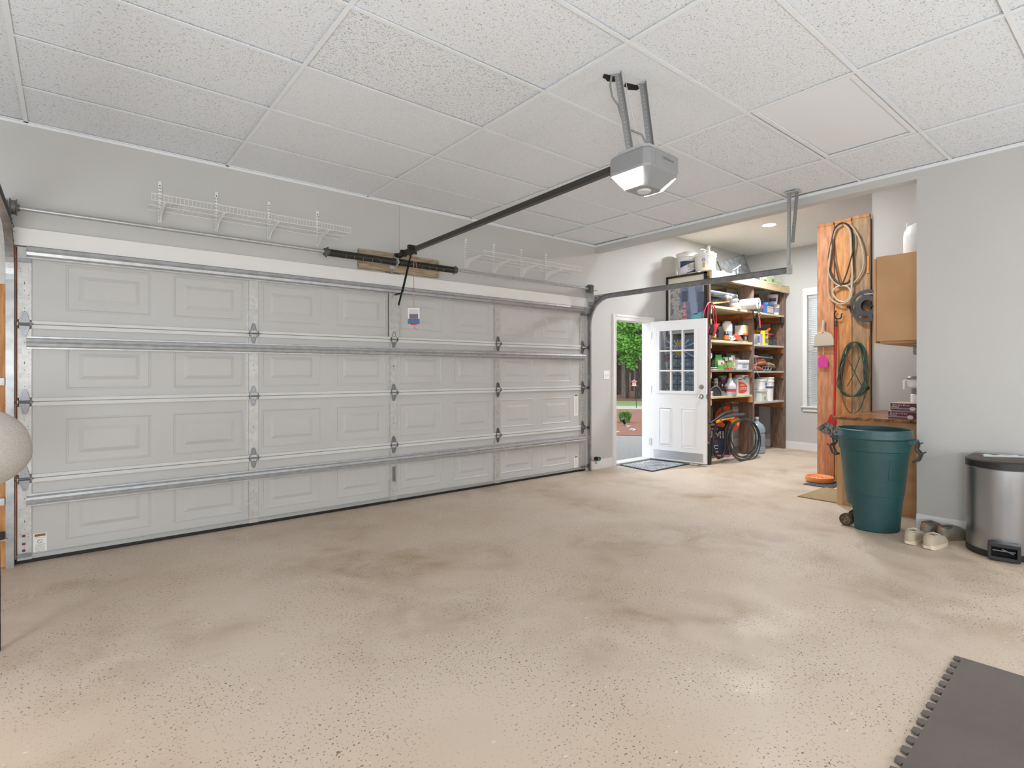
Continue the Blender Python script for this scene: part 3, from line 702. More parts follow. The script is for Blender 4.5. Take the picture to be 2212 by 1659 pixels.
# far window with blinds
wn = thing('window_1', 'white framed window with lowered white blinds on the alcove end wall', 'window', (XF, 3.54, .72), kind='structure')
y0, y1, z0, z1 = 3.14, 3.94, .72, 2.6
mm = M()
for a, b_, c, d in ((y0-.07, y0, z0-.07, z1+.12), (y1, y1+.07, z0-.07, z1+.12), (y0, y1, z1, z1+.12), (y0, y1, z0-.07, z0)): mm.box(XF-.02, XF, a, b_, c, d)
mm.build('casing', TRIM, wn, bev=.003)
M().box(XF-.045, XF, y0-.09, y1+.09, z0-.005, z0+.018).build('sill', TRIM, wn, bev=.003)
mm = M()
for a, b_, c, d in ((y0, y0+.035, z0, z1), (y1-.035, y1, z0, z1), (y0, y1, z0, z0+.04), (y0, y1, z1-.04, z1), (y0, y1, 1.64, 1.68)): mm.box(XF+.05, XF+.08, a, b_, c, d)
mm.build('sash', TRIM, wn)
M().box(XF+.062, XF+.066, y0+.03, y1-.03, z0+.03, z1-.03).build('pane', PANE, wn)
def bl_fn(nt, b):
    b.inputs['Base Color'].default_value = (.9, .9, .89, 1); t_ = nt.nodes.new('ShaderNodeBsdfTranslucent'); t_.inputs[0].default_value = (.95, .95, .94, 1); mx = nt.nodes.new('ShaderNodeMixShader'); mx.inputs[0].default_value = .55
    nt.links.new(b.outputs[0], mx.inputs[1]); nt.links.new(t_.outputs[0], mx.inputs[2]); nt.links.new(mx.outputs[0], nt.nodes['Material Output'].inputs[0])
BL = node_mat(bl_fn)
sl = None; k = 0; z = z0+.05
while z < z1-.06:
    if sl is None: sl = M().obox((XF+.02, (y0+y1)/2, z), (1, 0, -1.1), (0, 1, 0), (1.1, 0, 1), .0165, (y1-y0)/2-.01, .0007).build('blind_slat', BL, wn); zz = z
    else: inst(sl, wn, (0, 0, z-zz))
    z += .030
M().box(XF+.005, XF+.035, y0+.01, y1-.01, z1-.05, z1).build('head_rail', BL, wn); M().box(XF+.008, XF+.032, y0+.01, y1-.01, z0+.015, z0+.03).build('bottom_rail', BL, wn)
for y in (y0+.15, y1-.15): M().cyl((XF+.006, y, z0+.02), (XF+.006, y, z1-.04), .001, n=4).build('ladder_cord', BL, wn)
# alcove ceiling lamp
al = thing('ceiling_light', 'round white recessed ceiling light glowing in the alcove', 'light', (7.85, 3.74, ZA))
M().lathe((7.85, 3.74, ZA), [(.085, -.004), (.125, -.004), (.13, 0)], 32).build('trim_ring', TRIM, al, smooth=True)
M().lathe((7.85, 3.74, ZA), [(0, -.003), (.088, -.006)], 32).build('lens', mat('#fffdfa', .4, emit=6), al)
# switch plate
swt = thing('light_switch', 'white double switch plate on the wall beside the side door', 'switch', (5.74, YB, 1.27))
M().box(5.682, 5.797, YB-.006, YB, 1.21, 1.33).build('plate', mat('#eeeeec', .35), swt, bev=.003)
for x in (5.716, 5.763): M().box(x-.005, x+.005, YB-.014, YB-.006, 1.258, 1.28).build('toggle', mat('#e2e2df', .35), swt)
# mats at the door
CH = mat('#5a5c5e', .9, noise=(70, '#85888b', .4, .6), bump=(120, .8))
dm = thing('door_mat', 'grey patterned rubber mat inside the side door', 'mat', (6.42, 4.72, 0))
M().prism((0, 0, 0), (1, 0, 0), (0, 1, 0), (0, 0, 1), [(5.985, 4.955), (5.93, 4.36), (6.85, 4.39), (6.70, 4.955)], .008).build('backing', mat('#2f3133', .8), dm)
M().prism((0, 0, .008), (1, 0, 0), (0, 1, 0), (0, 0, 1), [(6.02, 4.93), (5.97, 4.39), (6.80, 4.415), (6.67, 4.93)], .003).build('pile', mat('#c9cdd2', .9, noise=(45, '#8f949a', .42, .58), bump=(60, 1)), dm)
mm = M()
for k in range(10):
    y = 4.43+k*.05
    for x in (6.03, 6.12, 6.21): mm.bar((x, y, .012), (x+.05, y+.03, .012), .012, .004)
for k in range(4): mm.tube([(6.45+(.05+.04*k)*1.2*math.cos(a*PI/8), 4.66+(.05+.04*k)*math.sin(a*PI/8), .012) for a in range(16)], .004, 5, closed=True)
mm.build('raised_pattern', mat('#a2a6ab', .9), dm, kind='stuff')
# ---------------------------------------------------------------- shelf unit
su = thing('shelf_unit', 'tall rough wooden storage shelves against the back wall behind the open door', 'shelving', (8.35, 4.6, 0))
XS = [(7.15, 7.19), (8.41, 8.455), (9.50, 9.545)]; YF = 4.27
for k, (a, b_) in enumerate(XS):
    M().box(a, b_, YF, YF+.235, 0, 2.70).build('upright_board', W_OLD, su, bev=.002)
    M().box(a, b_, 4.73, 4.955, 0, 2.70).build('upright_board', W_OLD, su, bev=.002)
M().box(8.452, 8.458, YF-.001, YF+.05, 0, 2.1).build('edge_strip', mat('#c9c4bc', .6), su)
for x0, x1 in ((7.15, 8.45), (8.45, 9.62)): M().box(x0, x1-.003, YF-.04, YF-.002, 2.665, 2.765).build('header_board', W_PINE, su, bev=.002)
M().box(7.15, 7.19, YF-.002, 4.955, 2.70, 2.765).build('top_joist', W_OR, su)
for y in (YF-.04, 4.44, 4.64, 4.82): M().box(7.14, 9.60, y, min(y+.165, 4.97), 2.767, 2.787).build('top_board', W_PINE, su, bev=.002)
ZS = {'A': 2.285, 'B': 1.782, 'C': 1.345, 'D': .952}; ZR = {'A': 2.28, 'B': 1.757, 'C': 1.33, 'D': .83}
def shelf_(x0, x1, zt, th, m1):
    for y in (YF-.0, 4.45, 4.63, 4.81): M().box(x0, x1, y, min(y+.165, 4.965), zt-th, zt).build('shelf_board', m1, su, bev=.002)
for k, z in ZS.items():
    shelf_(7.195, 8.405 if k in 'AB' else 8.40, z, .036 if k in 'AB' else .03, W_PINE if k != 'C' else mat('#9c9791', .6, noise=(6, '#86817b', .4, .6)))
    M().box(8.37, 8.41, YF+.01, 4.95, z-.125, z-.037).build('cleat', W_ORY, su, bev=.002); M().box(7.192, 7.23, YF+.01, 4.95, z-.125, z-.037).build('cleat', W_PINEY, su)
for k, z in ZR.items():
    shelf_(8.46, 9.495, z, .03, W_PINE if k == 'A' else mat('#cfcbc2', .6, noise=(6, '#b9b4aa', .4, .6)))
    M().box(8.46, 9.495, 4.90, 4.94, z-.12, z-.032).build('cleat', W_ORY, su); M().box(9.455, 9.50, YF+.01, 4.90, z-.125, z-.032).build('cleat', W_ORY, su)
M().box(7.195, 9.5, 4.945, 4.96, 1.4, 1.62).box(7.195, 9.5, 4.945, 4.96, 2.3, 2.55).build('back_board', W_OLD, su) if False else None
M().box(7.6, 8.4, 4.93, 4.96, .72, .86).build('back_rail', W_ORY, su); M().box(7.19, 8.41, 4.93, 4.96, 2.46, 2.6).build('back_rail', W_OLD, su); M().box(8.455, 9.5, 4.93, 4.96, 2.46, 2.6).build('back_rail', W_OLD, su)
M().box(9.40, 9.5, YF-.004, YF+.03, ZR['A']-.13, ZR['A']-.03).build('corner_block', BLACK, su)
M().box(8.35, 8.41, YF-.002, YF+.05, ZS['D']-.12, ZS['D']-.03).build('corner_block', W_OR, su)
# picture leaning on the side
pf = thing('framed_picture', 'large black framed poolside photograph on the end of the wooden shelves', 'picture', (7.13, 4.65, 1.80))
ya, yb, za, zb = 4.965, 4.30, 1.86, 2.765
FR = mat('#26262b', .4)
for a, b_, c, d in ((ya, ya-.022, za, zb), (yb+.03, yb, za, zb), (ya, yb, zb-.03, zb), (ya, yb, za, za+.03)): M().box(7.105, 7.145, a, b_, c, d).build('frame', FR, pf)
M().box(7.125, 7.14, ya-.02, yb+.03, za+.03, zb-.03).build('mount', mat('#dfdac8', .7), pf)
pic = M().box(7.123, 7.125, ya-.06, yb+.06, za+.07, zb-.13).build('print', mat('#8790a6', .6, noise=(9, '#69728a', .35, .65)), pf)
px_, g0 = 7.1225, ya-.06
mm = M()
rr = random.Random(3)
for k in range(95):
    z = rr.uniform(za+.09, zb-.16); lim = .19 if z < 2.25 else .13; y = g0-.02-rr.uniform(0, lim); r_ = rr.uniform(.016, .034)
    mm.prism((px_, y, z), (0, 1, 0), (0, 0, 1), (-1, 0, 0), [(r_*1.3*math.cos(a*PI/4+k), r_*.8*math.sin(a*PI/4+k)) for a in range(8)], .0005+k*.000004)
mm.build('printed_rocks', mat('#c6bfbc', .6, noise=(40, '#a19a9b', .35, .65)), pic, kind='stuff')
M().prism((px_, 0, 0), (0, 1, 0), (0, 0, 1), (-1, 0, 0), [(g0-.33, za+.07), (yb+.061, za+.07), (yb+.061, za+.33), (g0-.36, za+.30)], .001).build('printed_pool', mat('#4ba1b3', .6, noise=(14, '#6fb4bf', .4, .6)), pic)
M().prism((px_, 0, 0), (0, 1, 0), (0, 0, 1), (-1, 0, 0), [(g0-.36, zb-.13), (g0-.30, zb-.13), (g0-.36, za+.3), (g0-.46, za+.3), (g0-.42, zb-.2)], .001).build('printed_waterfall', mat('#8e9cb8', .6), pic)
for a, z, c in ((g0-.20, 2.44, '#565e74'), (g0-.46, 2.40, '#565e74'), (g0-.47, 2.24, '#565e74')): M().box(px_-.0008, px_, a, a-.10, z-.08, z+.08).build('printed_niche', mat(c, .6), pic)
SK = mat('#c79a95', .6)
bx = g0-.245
mm = M().prism((px_-.001, bx, 0), (0, 1, 0), (0, 0, 1), (-1, 0, 0), [(.03, za+.07), (.045, za+.20), (.028, za+.30), (.02, za+.34), (.03, za+.42), (.015, za+.455), (.012, za+.50), (-.012, za+.50), (-.016, za+.455), (-.035, za+.42), (-.022, za+.34), (-.04, za+.29), (-.04, za+.18), (-.03, za+.07)], .001)
mm.prism((px_-.001, bx, 0), (0, 1, 0), (0, 0, 1), (-1, 0, 0), [(.02, za+.41), (.10, za+.37), (.10, za+.36), (.02, za+.385)], .001)
mm.build('printed_figure', SK, pic); M().box(px_-.0026, px_-.002, bx-.03, bx+.03, za+.385, za+.41).box(px_-.0026, px_-.002, bx-.038, bx+.038, za+.26, za+.285).build('printed_swimsuit', mat('#b3567c', .6), pic)

# small parts cabinet behind the door
pcb = thing('parts_cabinet', 'blue small-parts cabinet with clear drawers seen through the door glass', 'cabinet', (7.07, 4.65, .95))
PB = mat('#33465e', .5)
M().box(7.045, 7.148, 4.36, 4.955, .98, 1.52).build('body', PB, pcb, bev=.003)
M().box(7.03, 7.148, 4.36, 4.955, 1.525, 1.80).build('sign_board', mat('#4f6f92', .4), pcb)
mm = M()
for k in range(16):
    a = k*PI/8+.1; c = (7.0295, 4.68, 1.66); e1 = .27; dy, dz = math.cos(a), math.sin(a)
    L = min(.27/abs(dy) if abs(dy) > .01 else 9, .125/abs(dz) if abs(dz) > .01 else 9)
    mm.prism((7.0298, 4.68, 1.66), (0, dy, dz), (0, -dz, dy), (-1, 0, 0), [(.1 if L > .1 else L*.5, .004), (L, .012), (L, -.012), (.1 if L > .1 else L*.5, -.004)], .0006)
mm.build('sunburst', mat('#cfdbe6', .5), pcb)
M().prism((7.0292, 4.68, 1.66), (0, 1, 0), (0, 0, 1), (-1, 0, 0), [(.11*math.cos(a*PI/3), .115*math.sin(a*PI/3)) for a in range(6)], .001).build('hexagon', mat('#dcb93c', .5), pcb)
M().box(7.0275, 7.0282, 4.57, 4.79, 1.615, 1.705).build('name_band', mat('#c8d6e2', .5), pcb)
text('NAPA', .10, (7.0265, 4.68, 1.66), (0, -1, 0), (0, 0, 1), mat('#2e4d78', .5), pcb, sx=.85)
CL = mat('#9fb2c2', .25, noise=(18, '#6d8295', .35, .65))
for i in range(4):
    for j in range(5):
        y0 = 4.372+j*.116; z0 = 1.0+i*.13
        dr = M().box(7.028, 7.045, y0, y0+.108, z0, z0+.118).build('drawer', CL, pcb, bev=.002)
        M().box(7.024, 7.028, y0+.04, y0+.07, z0+.035, z0+.05).build('pull', mat('#e8eef2', .4), dr)
# yellow handled squeegee leaning on cabinet
yh = thing('pole', 'yellow pole with a red and white sleeve leaning behind the door glass', 'pole', (6.98, 4.6, 0))
a = Vector((6.965, 4.69, .04)); b_ = Vector((6.96, 4.93, 2.02)); d = b_-a
M().cyl(a+Vector((0, -.06, 0)), a+d*.68, .016, n=12).build('pole', mat('#d9b84a', .45), yh, smooth=True)
M().cyl(a+d*.68, a+d*.95, .0165, n=12).build('sleeve', mat('#d9d0d0', .5), yh, smooth=True); M().cyl(a+d*.72, a+d*.78, .0172, n=12).build('red_band', RED, yh, smooth=True)

# ---------------------------------------------------------------- generic shelf things
def W(xl, xr, yt, Y, zb):
    a = onY(xl, yt, Y); b = onY(xr, yt, Y); return a[0], b[0], max(a[2], zb+.01)
def carton(name, label, cat, xl, xr, yt, Y, zb, m1, dep=.12, bands=(), txt=None, group=None):
    x0, x1, z1 = W(xl, xr, yt, Y, zb); t = thing(name, label, cat, ((x0+x1)/2, Y+dep/2, zb), group)
    M().box(x0, x1, Y, Y+dep, zb, z1).build('box', m1, t, bev=.002); h = z1-zb; wd = x1-x0
    for kb, (f0, f1, u0, u1, mt) in enumerate(bands): M().box(x0+wd*u0, x0+wd*u1, Y-.0012-.0005*kb, Y-.0004*kb, zb+h*f0, zb+h*f1).build('printed_panel', mt, t)
    mm = M().box(x0, x1, Y+.0, Y+dep, z1, z1+.0015).box(x0+wd*.5-.0015, x0+wd*.5+.0015, Y, Y+dep, z1+.0015, z1+.002); mm.build('flap', m1, t)
    if txt: text(txt[0], txt[1], (x0+wd*txt[3], Y-.0018, zb+h*txt[4]), (1, 0, 0), (0, 0, 1), txt[2], t, sx=txt[5] if len(txt) > 5 else 1)
    return t
SH = {'bottle': [(0, 0), (.93, 0), (1, .03), (1, .58), (.92, .66), (.45, .80), (.36, .84), (.36, .90)],
      'jar': [(0, 0), (.95, 0), (1, .02), (1, .82), (.9, .88), (.9, .9)], 'can': [(0, 0), (.97, 0), (1, .01), (1, .88), (.75, .93), (.7, .94)],
      'spray': [(0, 0), (.93, 0), (1, .02), (1, .42), (.9, .50), (.55, .58), (.5, .66), (.3, .72), (.3, .78)]}
def bottle(label, cat, xl, xr, yt, Y, zb, kind, body, cap, lab=None, lz=(.1, .5), name='bottle', group=None, sy=1, cr=None, trig=False):
    x0, x1, z1 = W(xl, xr, yt, Y, zb); c = (x0+x1)/2; r = (x1-x0)/2; h = z1-zb; t = thing(name, label, cat, (c, Y, zb), group)
    pr = [(a*r, b*h) for a, b in SH[kind]]; M().lathe((c, Y, zb), pr, 18, 1, sy).build('body', body, t, smooth=True, angle=.9)
    cr_ = cr or pr[-1][0]*1.12; zt = pr[-1][1]
    M().lathe((c, Y, zb), [(cr_, zt-.005), (cr_, h*.985), (cr_*.85, h), (0, h)], 14, 1, sy).build('cap', cap, t, smooth=True, angle=.9)
    if trig: M().box(c-.012, c+.06, Y-.012, Y+.012, zb+h-.012, zb+h+.012).box(c+.03, c+.04, Y-.006, Y+.006, zb+h-.06, zb+h-.01).build('trigger', cap, t, bev=.003)
    if lab: M().lathe((c, Y, zb), [(r*1.012, h*lz[0]), (r*1.012, h*lz[1])], 18, 1, sy).build('printed_label', lab, t, smooth=True)
    return t
def bucket(label, cx, cy, zb, r, h, col=None, lid=True, name='bucket', group=None, rb=.86):
    t = thing(name, label, 'bucket', (cx, cy, zb), group); wm = col or WHITEM
    M().lathe((cx, cy, zb), [(0, 0), (r*rb, 0), (r*rb, .005), (r*.97, h*.80), (r*1.03, h*.81), (r*1.03, h*.85), (r*.99, h*.86), (r, h*.94), (r*1.04, h*.95), (r*1.04, h*.97)]+([(r*1.02, h), (r*.9, h), (0, h)] if lid else [(r*.99, h*.97), (r*.97, h*.9), (r*.84, .01), (0, .01)]), 32).build('pail', wm, t, smooth=True, angle=.7)
    return t
def bail(t, cx, cy, z, r, drop, m=None):
    m = m or WHITEM
    M().tube([(cx+r*1.04*math.cos(a), cy-(r*.5*math.sin(a)), z-drop*math.sin(a)) for a in [PI*k/14 for k in range(15)]], .0035, 6).build('handle', m, t, smooth=True)
def facing(ax): return ax
# angle of the viewer from a point
def toward(x, y): v = Vector((-x, -y, 0)).normalized(); return v
def curved_label(t, cx, cy, zb, r, a_c, da, z0, z1, mt, rb=None, name='printed_label'):
    M().lathe((cx, cy, zb), [(r, z0), (rb or r, z1)], 10, 1, 1, a_c-da, a_c+da).build(name, mt, t, smooth=True)

ZT = 2.787
# --- on top of the unit
vdir = math.atan2(-4.75, -7.35)
t = bucket('white joint compound bucket with navy arc label, nearest the wall on top of the shelves', 7.34, 4.76, ZT, .155, .33)
curved_label(t, 7.34, 4.76, ZT, .146, vdir+.25, 1.0, .02, .20, mat('#dfe0e6', .4), .154)
mm = M(); n = 16; vs = []; fs = []
for k in range(n+1):
    a = vdir-.65+1.75*k/n; u = k/n; x, y = 7.34+.157*math.cos(a), 4.76+.157*math.sin(a)
    vs += [(x, y, ZT+.20), (x, y, ZT+.20-.10*(1-u)**1.2-.001)]
for k in range(n): fs.append((2*k, 2*k+2, 2*k+3, 2*k+1))
mm.add(vs, fs).build('navy_arc', mat('#3b4468', .5), t)
vs = []; fs = []
for k in range(n+1):
    a = vdir-.1+1.25*k/n; u = k/n; x, y = 7.34+.150*math.cos(a), 4.76+.150*math.sin(a); vs += [(x, y, ZT+.015), (x, y, ZT+.016+.07*u)]
for k in range(n): fs.append((2*k, 2*k+2, 2*k+3, 2*k+1))
M().add(vs, fs).build('navy_arc', mat('#3b4468', .5), t)
a0 = vdir+.45; tn = Vector((math.cos(a0), math.sin(a0), 0)); ax = Vector((0, 0, 1)).cross(tn)
text('RUG', .085, (7.34+.162*tn.x, 4.76+.162*tn.y, ZT+.115), ax, (0, 0, 1), mat('#a8926a', .5), t, sx=.7)
text('ALL PURPOSE', .022, (7.34+.160*tn.x, 4.76+.160*tn.y, ZT+.062), ax, (0, 0, 1), mat('#3b4468', .5), t, sx=.8)
M().lathe((7.34, 4.76, ZT+.332), [(.09, 0), (.10, .008), (.09, .02), (.05, .022), (0, .018)], 18).build('lid_debris', mat('#8d8f8e', .6), t)
b2 = (7.37, 4.47); v2 = math.atan2(-b2[1], -b2[0])
t = bucket('white pail heaped with pipe fittings, beside the navy-labelled bucket on top of the shelves', b2[0], b2[1], ZT, .158, .285, lid=False)
tn = Vector((math.cos(v2-.0), math.sin(v2), 0)); ax = Vector((0, 0, 1)).cross(tn)
cB = Vector((b2[0], b2[1], 0))+tn*.155
def rim_seg(): pass
c1 = cB+ax*-.02
mm = M().tube([c1+ax*.02*math.cos(a*PI/8)+Vector((0, 0, ZT+.175+.02*math.sin(a*PI/8)))+tn*.002 for a in range(16)], .005, 5, closed=True); mm.build('round_logo', mat('#5b7590', .5), t)
M().obox(c1+Vector((0, 0, ZT+.10))+tn*-.004, ax, (0, 0, 1), tn, .016, .035, .003).build('gold_panel', mat('#b7a24c', .5), t)
mm = M()
for k in range(9): mm.obox(cB+ax*.055+Vector((0, 0, ZT+.20-.017*k))+tn*-.006, ax, (0, 0, 1), tn, .03-.003*(k % 3), .0012, .003)
mm.build('printed_lines', mat('#9aa0ad', .6), t, kind='stuff')
bail(t, b2[0], b2[1], ZT+.24, .155, .03)
M().tube([(b2[0]+.158*math.cos(a), b2[1]+.03, ZT+.255+.11*math.sin(a)) for a in [PI*k/12 for k in range(13)]], .007, 6).build('handle', WHITEM, t, smooth=True)
pp = M().tube([(7.36, 4.44, ZT+.2), (7.365, 4.43, ZT+.31), (7.345, 4.40, ZT+.36), (7.31, 4.37, ZT+.37)], .022, 12).build('pipe_elbow', mat('#e8e6e0', .4), None, smooth=True); tag(pp, 'white pipe elbow poking out of the heaped pail', 'pipe')
mm = M()
for k in range(14): a = k*2.4; r_ = .11*((k+1)/14)**.5; mm.ball((b2[0]+r_*math.cos(a), b2[1]+r_*math.sin(a), ZT+.27+.02*(k % 3)), .03, n=8, m=5, jit=.15)
tag(mm.build('fittings_heap', mat('#dcd9d2', .5), None), 'heap of pale pipe fittings filling the pail', 'fittings', kind='stuff')
tb_ = M().tube([(7.24, 4.50, ZT+.26), (7.16, 4.52, ZT+.24), (7.10, 4.56, ZT+.19)], .011, 8).build('white_tube', WHITEM, None, smooth=True); tag(tb_, 'white tube draped between the two buckets', 'tube')
# dark tilted picture
ft = thing('framed_picture', 'dark framed black and white picture tilted on top of the shelves', 'picture', (7.9, 4.5, ZT))
A = [onY(x, y, 4.52) for x, y in ((1556, 590), (1617, 590), (1607, 549), (1550, 564))]
A[0] = (A[0][0], 4.45, ZT+.004); A[1] = (A[1][0], 4.42, ZT+.002)
C = sum((Vector(p) for p in A), Vector())/4
def quadslab(P4, s, off, th):
    P4 = [C+(Vector(p)-C)*s for p in P4]; nn = (P4[1]-P4[0]).cross(P4[3]-P4[0]).normalized()
    if nn.y > 0: nn = -nn
    P4 = [p+nn*off for p in P4]; Q = [p-nn*th for p in P4]
    return M().add(P4+Q, [(0, 1, 2, 3), (7, 6, 5, 4), (0, 4, 5, 1), (1, 5, 6, 2), (2, 6, 7, 3), (3, 7, 4, 0)])
quadslab(A, 1, 0, .02).build('frame', mat('#3b3a3a', .5), ft); quadslab(A, .88, .002, .003).build('print', mat('#525456', .5, noise=(14, '#2f3133', .35, .65)), ft)
nn = Vector((0, -1, 0))
M().tube([C+Vector((.02, -.02, -.09)), C+Vector((.03, -.02, -.02)), C+Vector((.05, -.02, .04))], .005, 5).tube([C+Vector((-.14, -.02, -.05)), C+Vector((-.04, -.02, -.01)), C+Vector((.12, -.02, .07))], .008, 5).ball(C+Vector((.03, -.022, -.05)), .022, .003, .022).build('white_sketch', mat('#b5b6b7', .6), ft)
M().ball(C+Vector((-.09, -.02, -.085)), .05, .004, .03).build('grey_shape', mat('#8f9091', .6), ft)
x0, x1, z1 = W(1629, 1690, 587, 4.34, ZT)
t = carton('carton', 'white and green fruit carton with red letters at the far end of the shelf top', 'box', 1628, 1690, 588, 4.34, ZT, mat('#dfe6d8', .6), .22,
           [(.0, .9, .42, .98, mat('#b6d2a0', .6, noise=(20, '#c9dbb8', .4, .6))), (.1, .55, .02, .2, mat('#5f6a80', .6)), (.55, .95, .78, .98, mat('#dfe6dc', .6)), (.2, .45, .34, .42, mat('#4f7a52', .6)), (.35, .7, .62, .68, mat('#7d8f4a', .6))])
text('JOI', .075, (x0+(x1-x0)*.25, 4.334, ZT+.065), (0, 0, 1), (-1, 0, 0), RED, t)
tag(M().box(8.95, 9.35, 4.38, 4.56, z1+.004, z1+.03).build('white_tray', WHITEM, None, bev=.006), 'flat white tray lying on the fruit carton', 'tray')
tag(M().ball((7.50, 4.26, ZT+.012), .05, .03, .012, jit=.1).build('plaster_lump', WHITEM, None), 'small white plaster lump on the front edge of the shelf top', 'lump')

zA, zB, zC, zD = ZS['A'], ZS['B'], ZS['C'], ZS['D']; rA, rB, rC, rD = ZR['A'], ZR['B'], ZR['C'], ZR['D']
# --- shelf A left
t = carton('long_carton', 'long flat grey-blue carton at the back of the top shelf bay', 'box', 1534, 1594, 626, 4.62, 2.47, mat('#c9cdd0', .6), .22, [(.1, .85, .0, .72, mat('#6f8a9c', .6)), (.4, .6, .12, .5, mat('#c3d0d8', .6))])
rk = thing('wire_rack', 'black wire rack lying on the top shelf bay', 'rack', (7.5, 4.5, zA))
mm = M()
for k in range(12):
    x = 7.24+k*.045; mm.tube([(x, 4.385, zA+.02), (x+.02, 4.385, zA+.15), (x+.05, 4.6, zA+.17)], .005, 5)
mm.build('rib', BLACK, rk, kind='stuff'); M().box(7.21, 7.80, 4.40, 4.62, zA, zA+.11).build('tray', mat('#2b2b2e', .5), rk, bev=.01); M().tube([(7.22, 4.35, zA+.15), (7.7, 4.35, zA+.15), (7.80, 4.35, zA+.06)], .006, 6).build('rim', BLACK, rk)
lt = M(); vs = []; fs = []
for i in range(9):
    for j in range(5):
        u = i/8; v = j/4; vs.append((7.22+.50*u, 4.27+.10*v, zA+.012+.085*u*(1-v*.2)+.03*math.sin(u*3)*v))
for i in range(8):
    for j in range(4): fs.append((i*5+j, (i+1)*5+j, (i+1)*5+j+1, i*5+j+1))
lt.add(vs, fs); o = lt.build('leather_hide', mat('#cf8a48', .7, noise=(12, '#b87439', .35, .65)), None, smooth=True); so_ = o.modifiers.new('s', 'SOLIDIFY'); so_.thickness = .012
tag(o, 'folded tan leather hide on the top shelf bay', 'leather')
bottle('white tub with an orange mark at the edge of the top shelf bay', 'tub', 1582, 1594, 655, 4.33, zA, 'jar', WHITEM, WHITEM, mat('#e6a07c', .5), (.3, .6), name='tub')
o = thing('plastic_bottle', 'clear crumpled plastic bottle lying above the white tub', 'bottle', (7.80, 4.4, zA+.14))
M().tube([(7.80, 4.31, zA+.16), (7.80, 4.34, zA+.16), (7.80, 4.45, zA+.165), (7.80, 4.62, zA+.17)], [.018, .05, .052, .045], 14).build('body', mat('#a9a9ac', .2), o, smooth=True); M().cyl((7.80, 4.29, zA+.16), (7.80, 4.31, zA+.16), .018, n=10).build('cap', WHITE, o)
o = thing('grey_canister', 'grey canister lying on its side on the top shelf bay', 'canister', (8.0, 4.4, zA+.06))
M().tube([(8.02, 4.30, zA+.115), (8.02, 4.32, zA+.115), (8.02, 4.6, zA+.115)], [.045, .055, .055], 16).build('body', mat('#77777a', .5), o, smooth=True); M().cyl((8.03, 4.295, zA+.12), (8.03, 4.30, zA+.12), .012, n=8).build('cap', BLACK, o)
bottle('blue bottle with a yellow cap at the back of the top shelf bay', 'bottle', 1591, 1599, 629, 4.85, zA, 'bottle', mat('#3c4a60', .4), YELLOW)
pr = thing('paper_roll', 'thick white paper roll sticking out of the top shelf bay', 'roll', (8.30, 4.4, zA))
mm = M().tube([(8.30, 4.12, zA+.093), (8.27, 4.86, zA+.093)], .088, 28); mm.build('roll', mat('#e2e2e2', .7, noise=(25, '#cfcfcf', .35, .6)), pr, smooth=True, angle=.8)
mm = M()
for r_ in (.075, .062, .05, .036, .022): mm.tube([(8.30+r_*math.cos(a*PI/12), 4.118, zA+.093+r_*math.sin(a*PI/12)) for a in range(24)], .0016, 4, closed=True)
mm.build('layer_ring', mat('#9b9b9b', .7), pr, kind='stuff'); M().cyl((8.30, 4.117, zA+.093), (8.30, 4.12, zA+.093), .012, n=12).build('core', INK, pr)
# jumper cables
jc = thing('jumper_cables', 'red and black jumper cables hanging from the left shelf post', 'cables', (7.16, 4.22, 2.33))
def L3(pts, r, nm, mt, par, Y=4.21, n=6):
    q = [onY(x, y, Y+(k % 3)*.004) for k, (x, y) in enumerate(pts)]; return M().tube(q, r, n).build(nm, mt, par, smooth=True)
RC = mat('#d43a55', .45)
L3([(1518, 695), (1521, 672), (1529, 655), (1536, 653), (1540, 668), (1542, 690), (1545, 702)], .008, 'cable', RC, jc)
L3([(1531, 655), (1529, 675), (1528, 700), (1530, 716), (1537, 722), (1542, 716)], .008, 'cable', RC, jc, 4.19)
L3([(1537, 653), (1543, 662), (1547, 680), (1547, 700)], .008, 'cable', RC, jc, 4.17)
L3([(1534, 654), (1534, 672), (1533, 695), (1536, 710)], .009, 'cable', BLACK, jc, 4.20)
L3([(1528, 700), (1530, 718), (1538, 726), (1545, 722)], .007, 'cable', mat('#c46', .4) if False else RC, jc, 4.18)
for pts, mt in (([(1546, 700), (1543, 712), (1540, 724)], RED), ([(1540, 700), (1538, 712), (1535, 722)], BLACK)):
    q = [onY(x, y, 4.16) for x, y in pts]; M().tube(q, [.016, .034, .026], 8).build('clamp', mt, jc, smooth=True)
M().cyl((7.19, 4.15, 2.335), (7.19, 4.28, 2.335), .006, n=8).build('nail', STEEL, jc)
# yellow thing on hook
bottle('yellow and black clip hanging behind the jumper cables', 'clip', 1532, 1536, 686, 4.30, 1.98, 'jar', YELLOW, BLACK, name='clip')
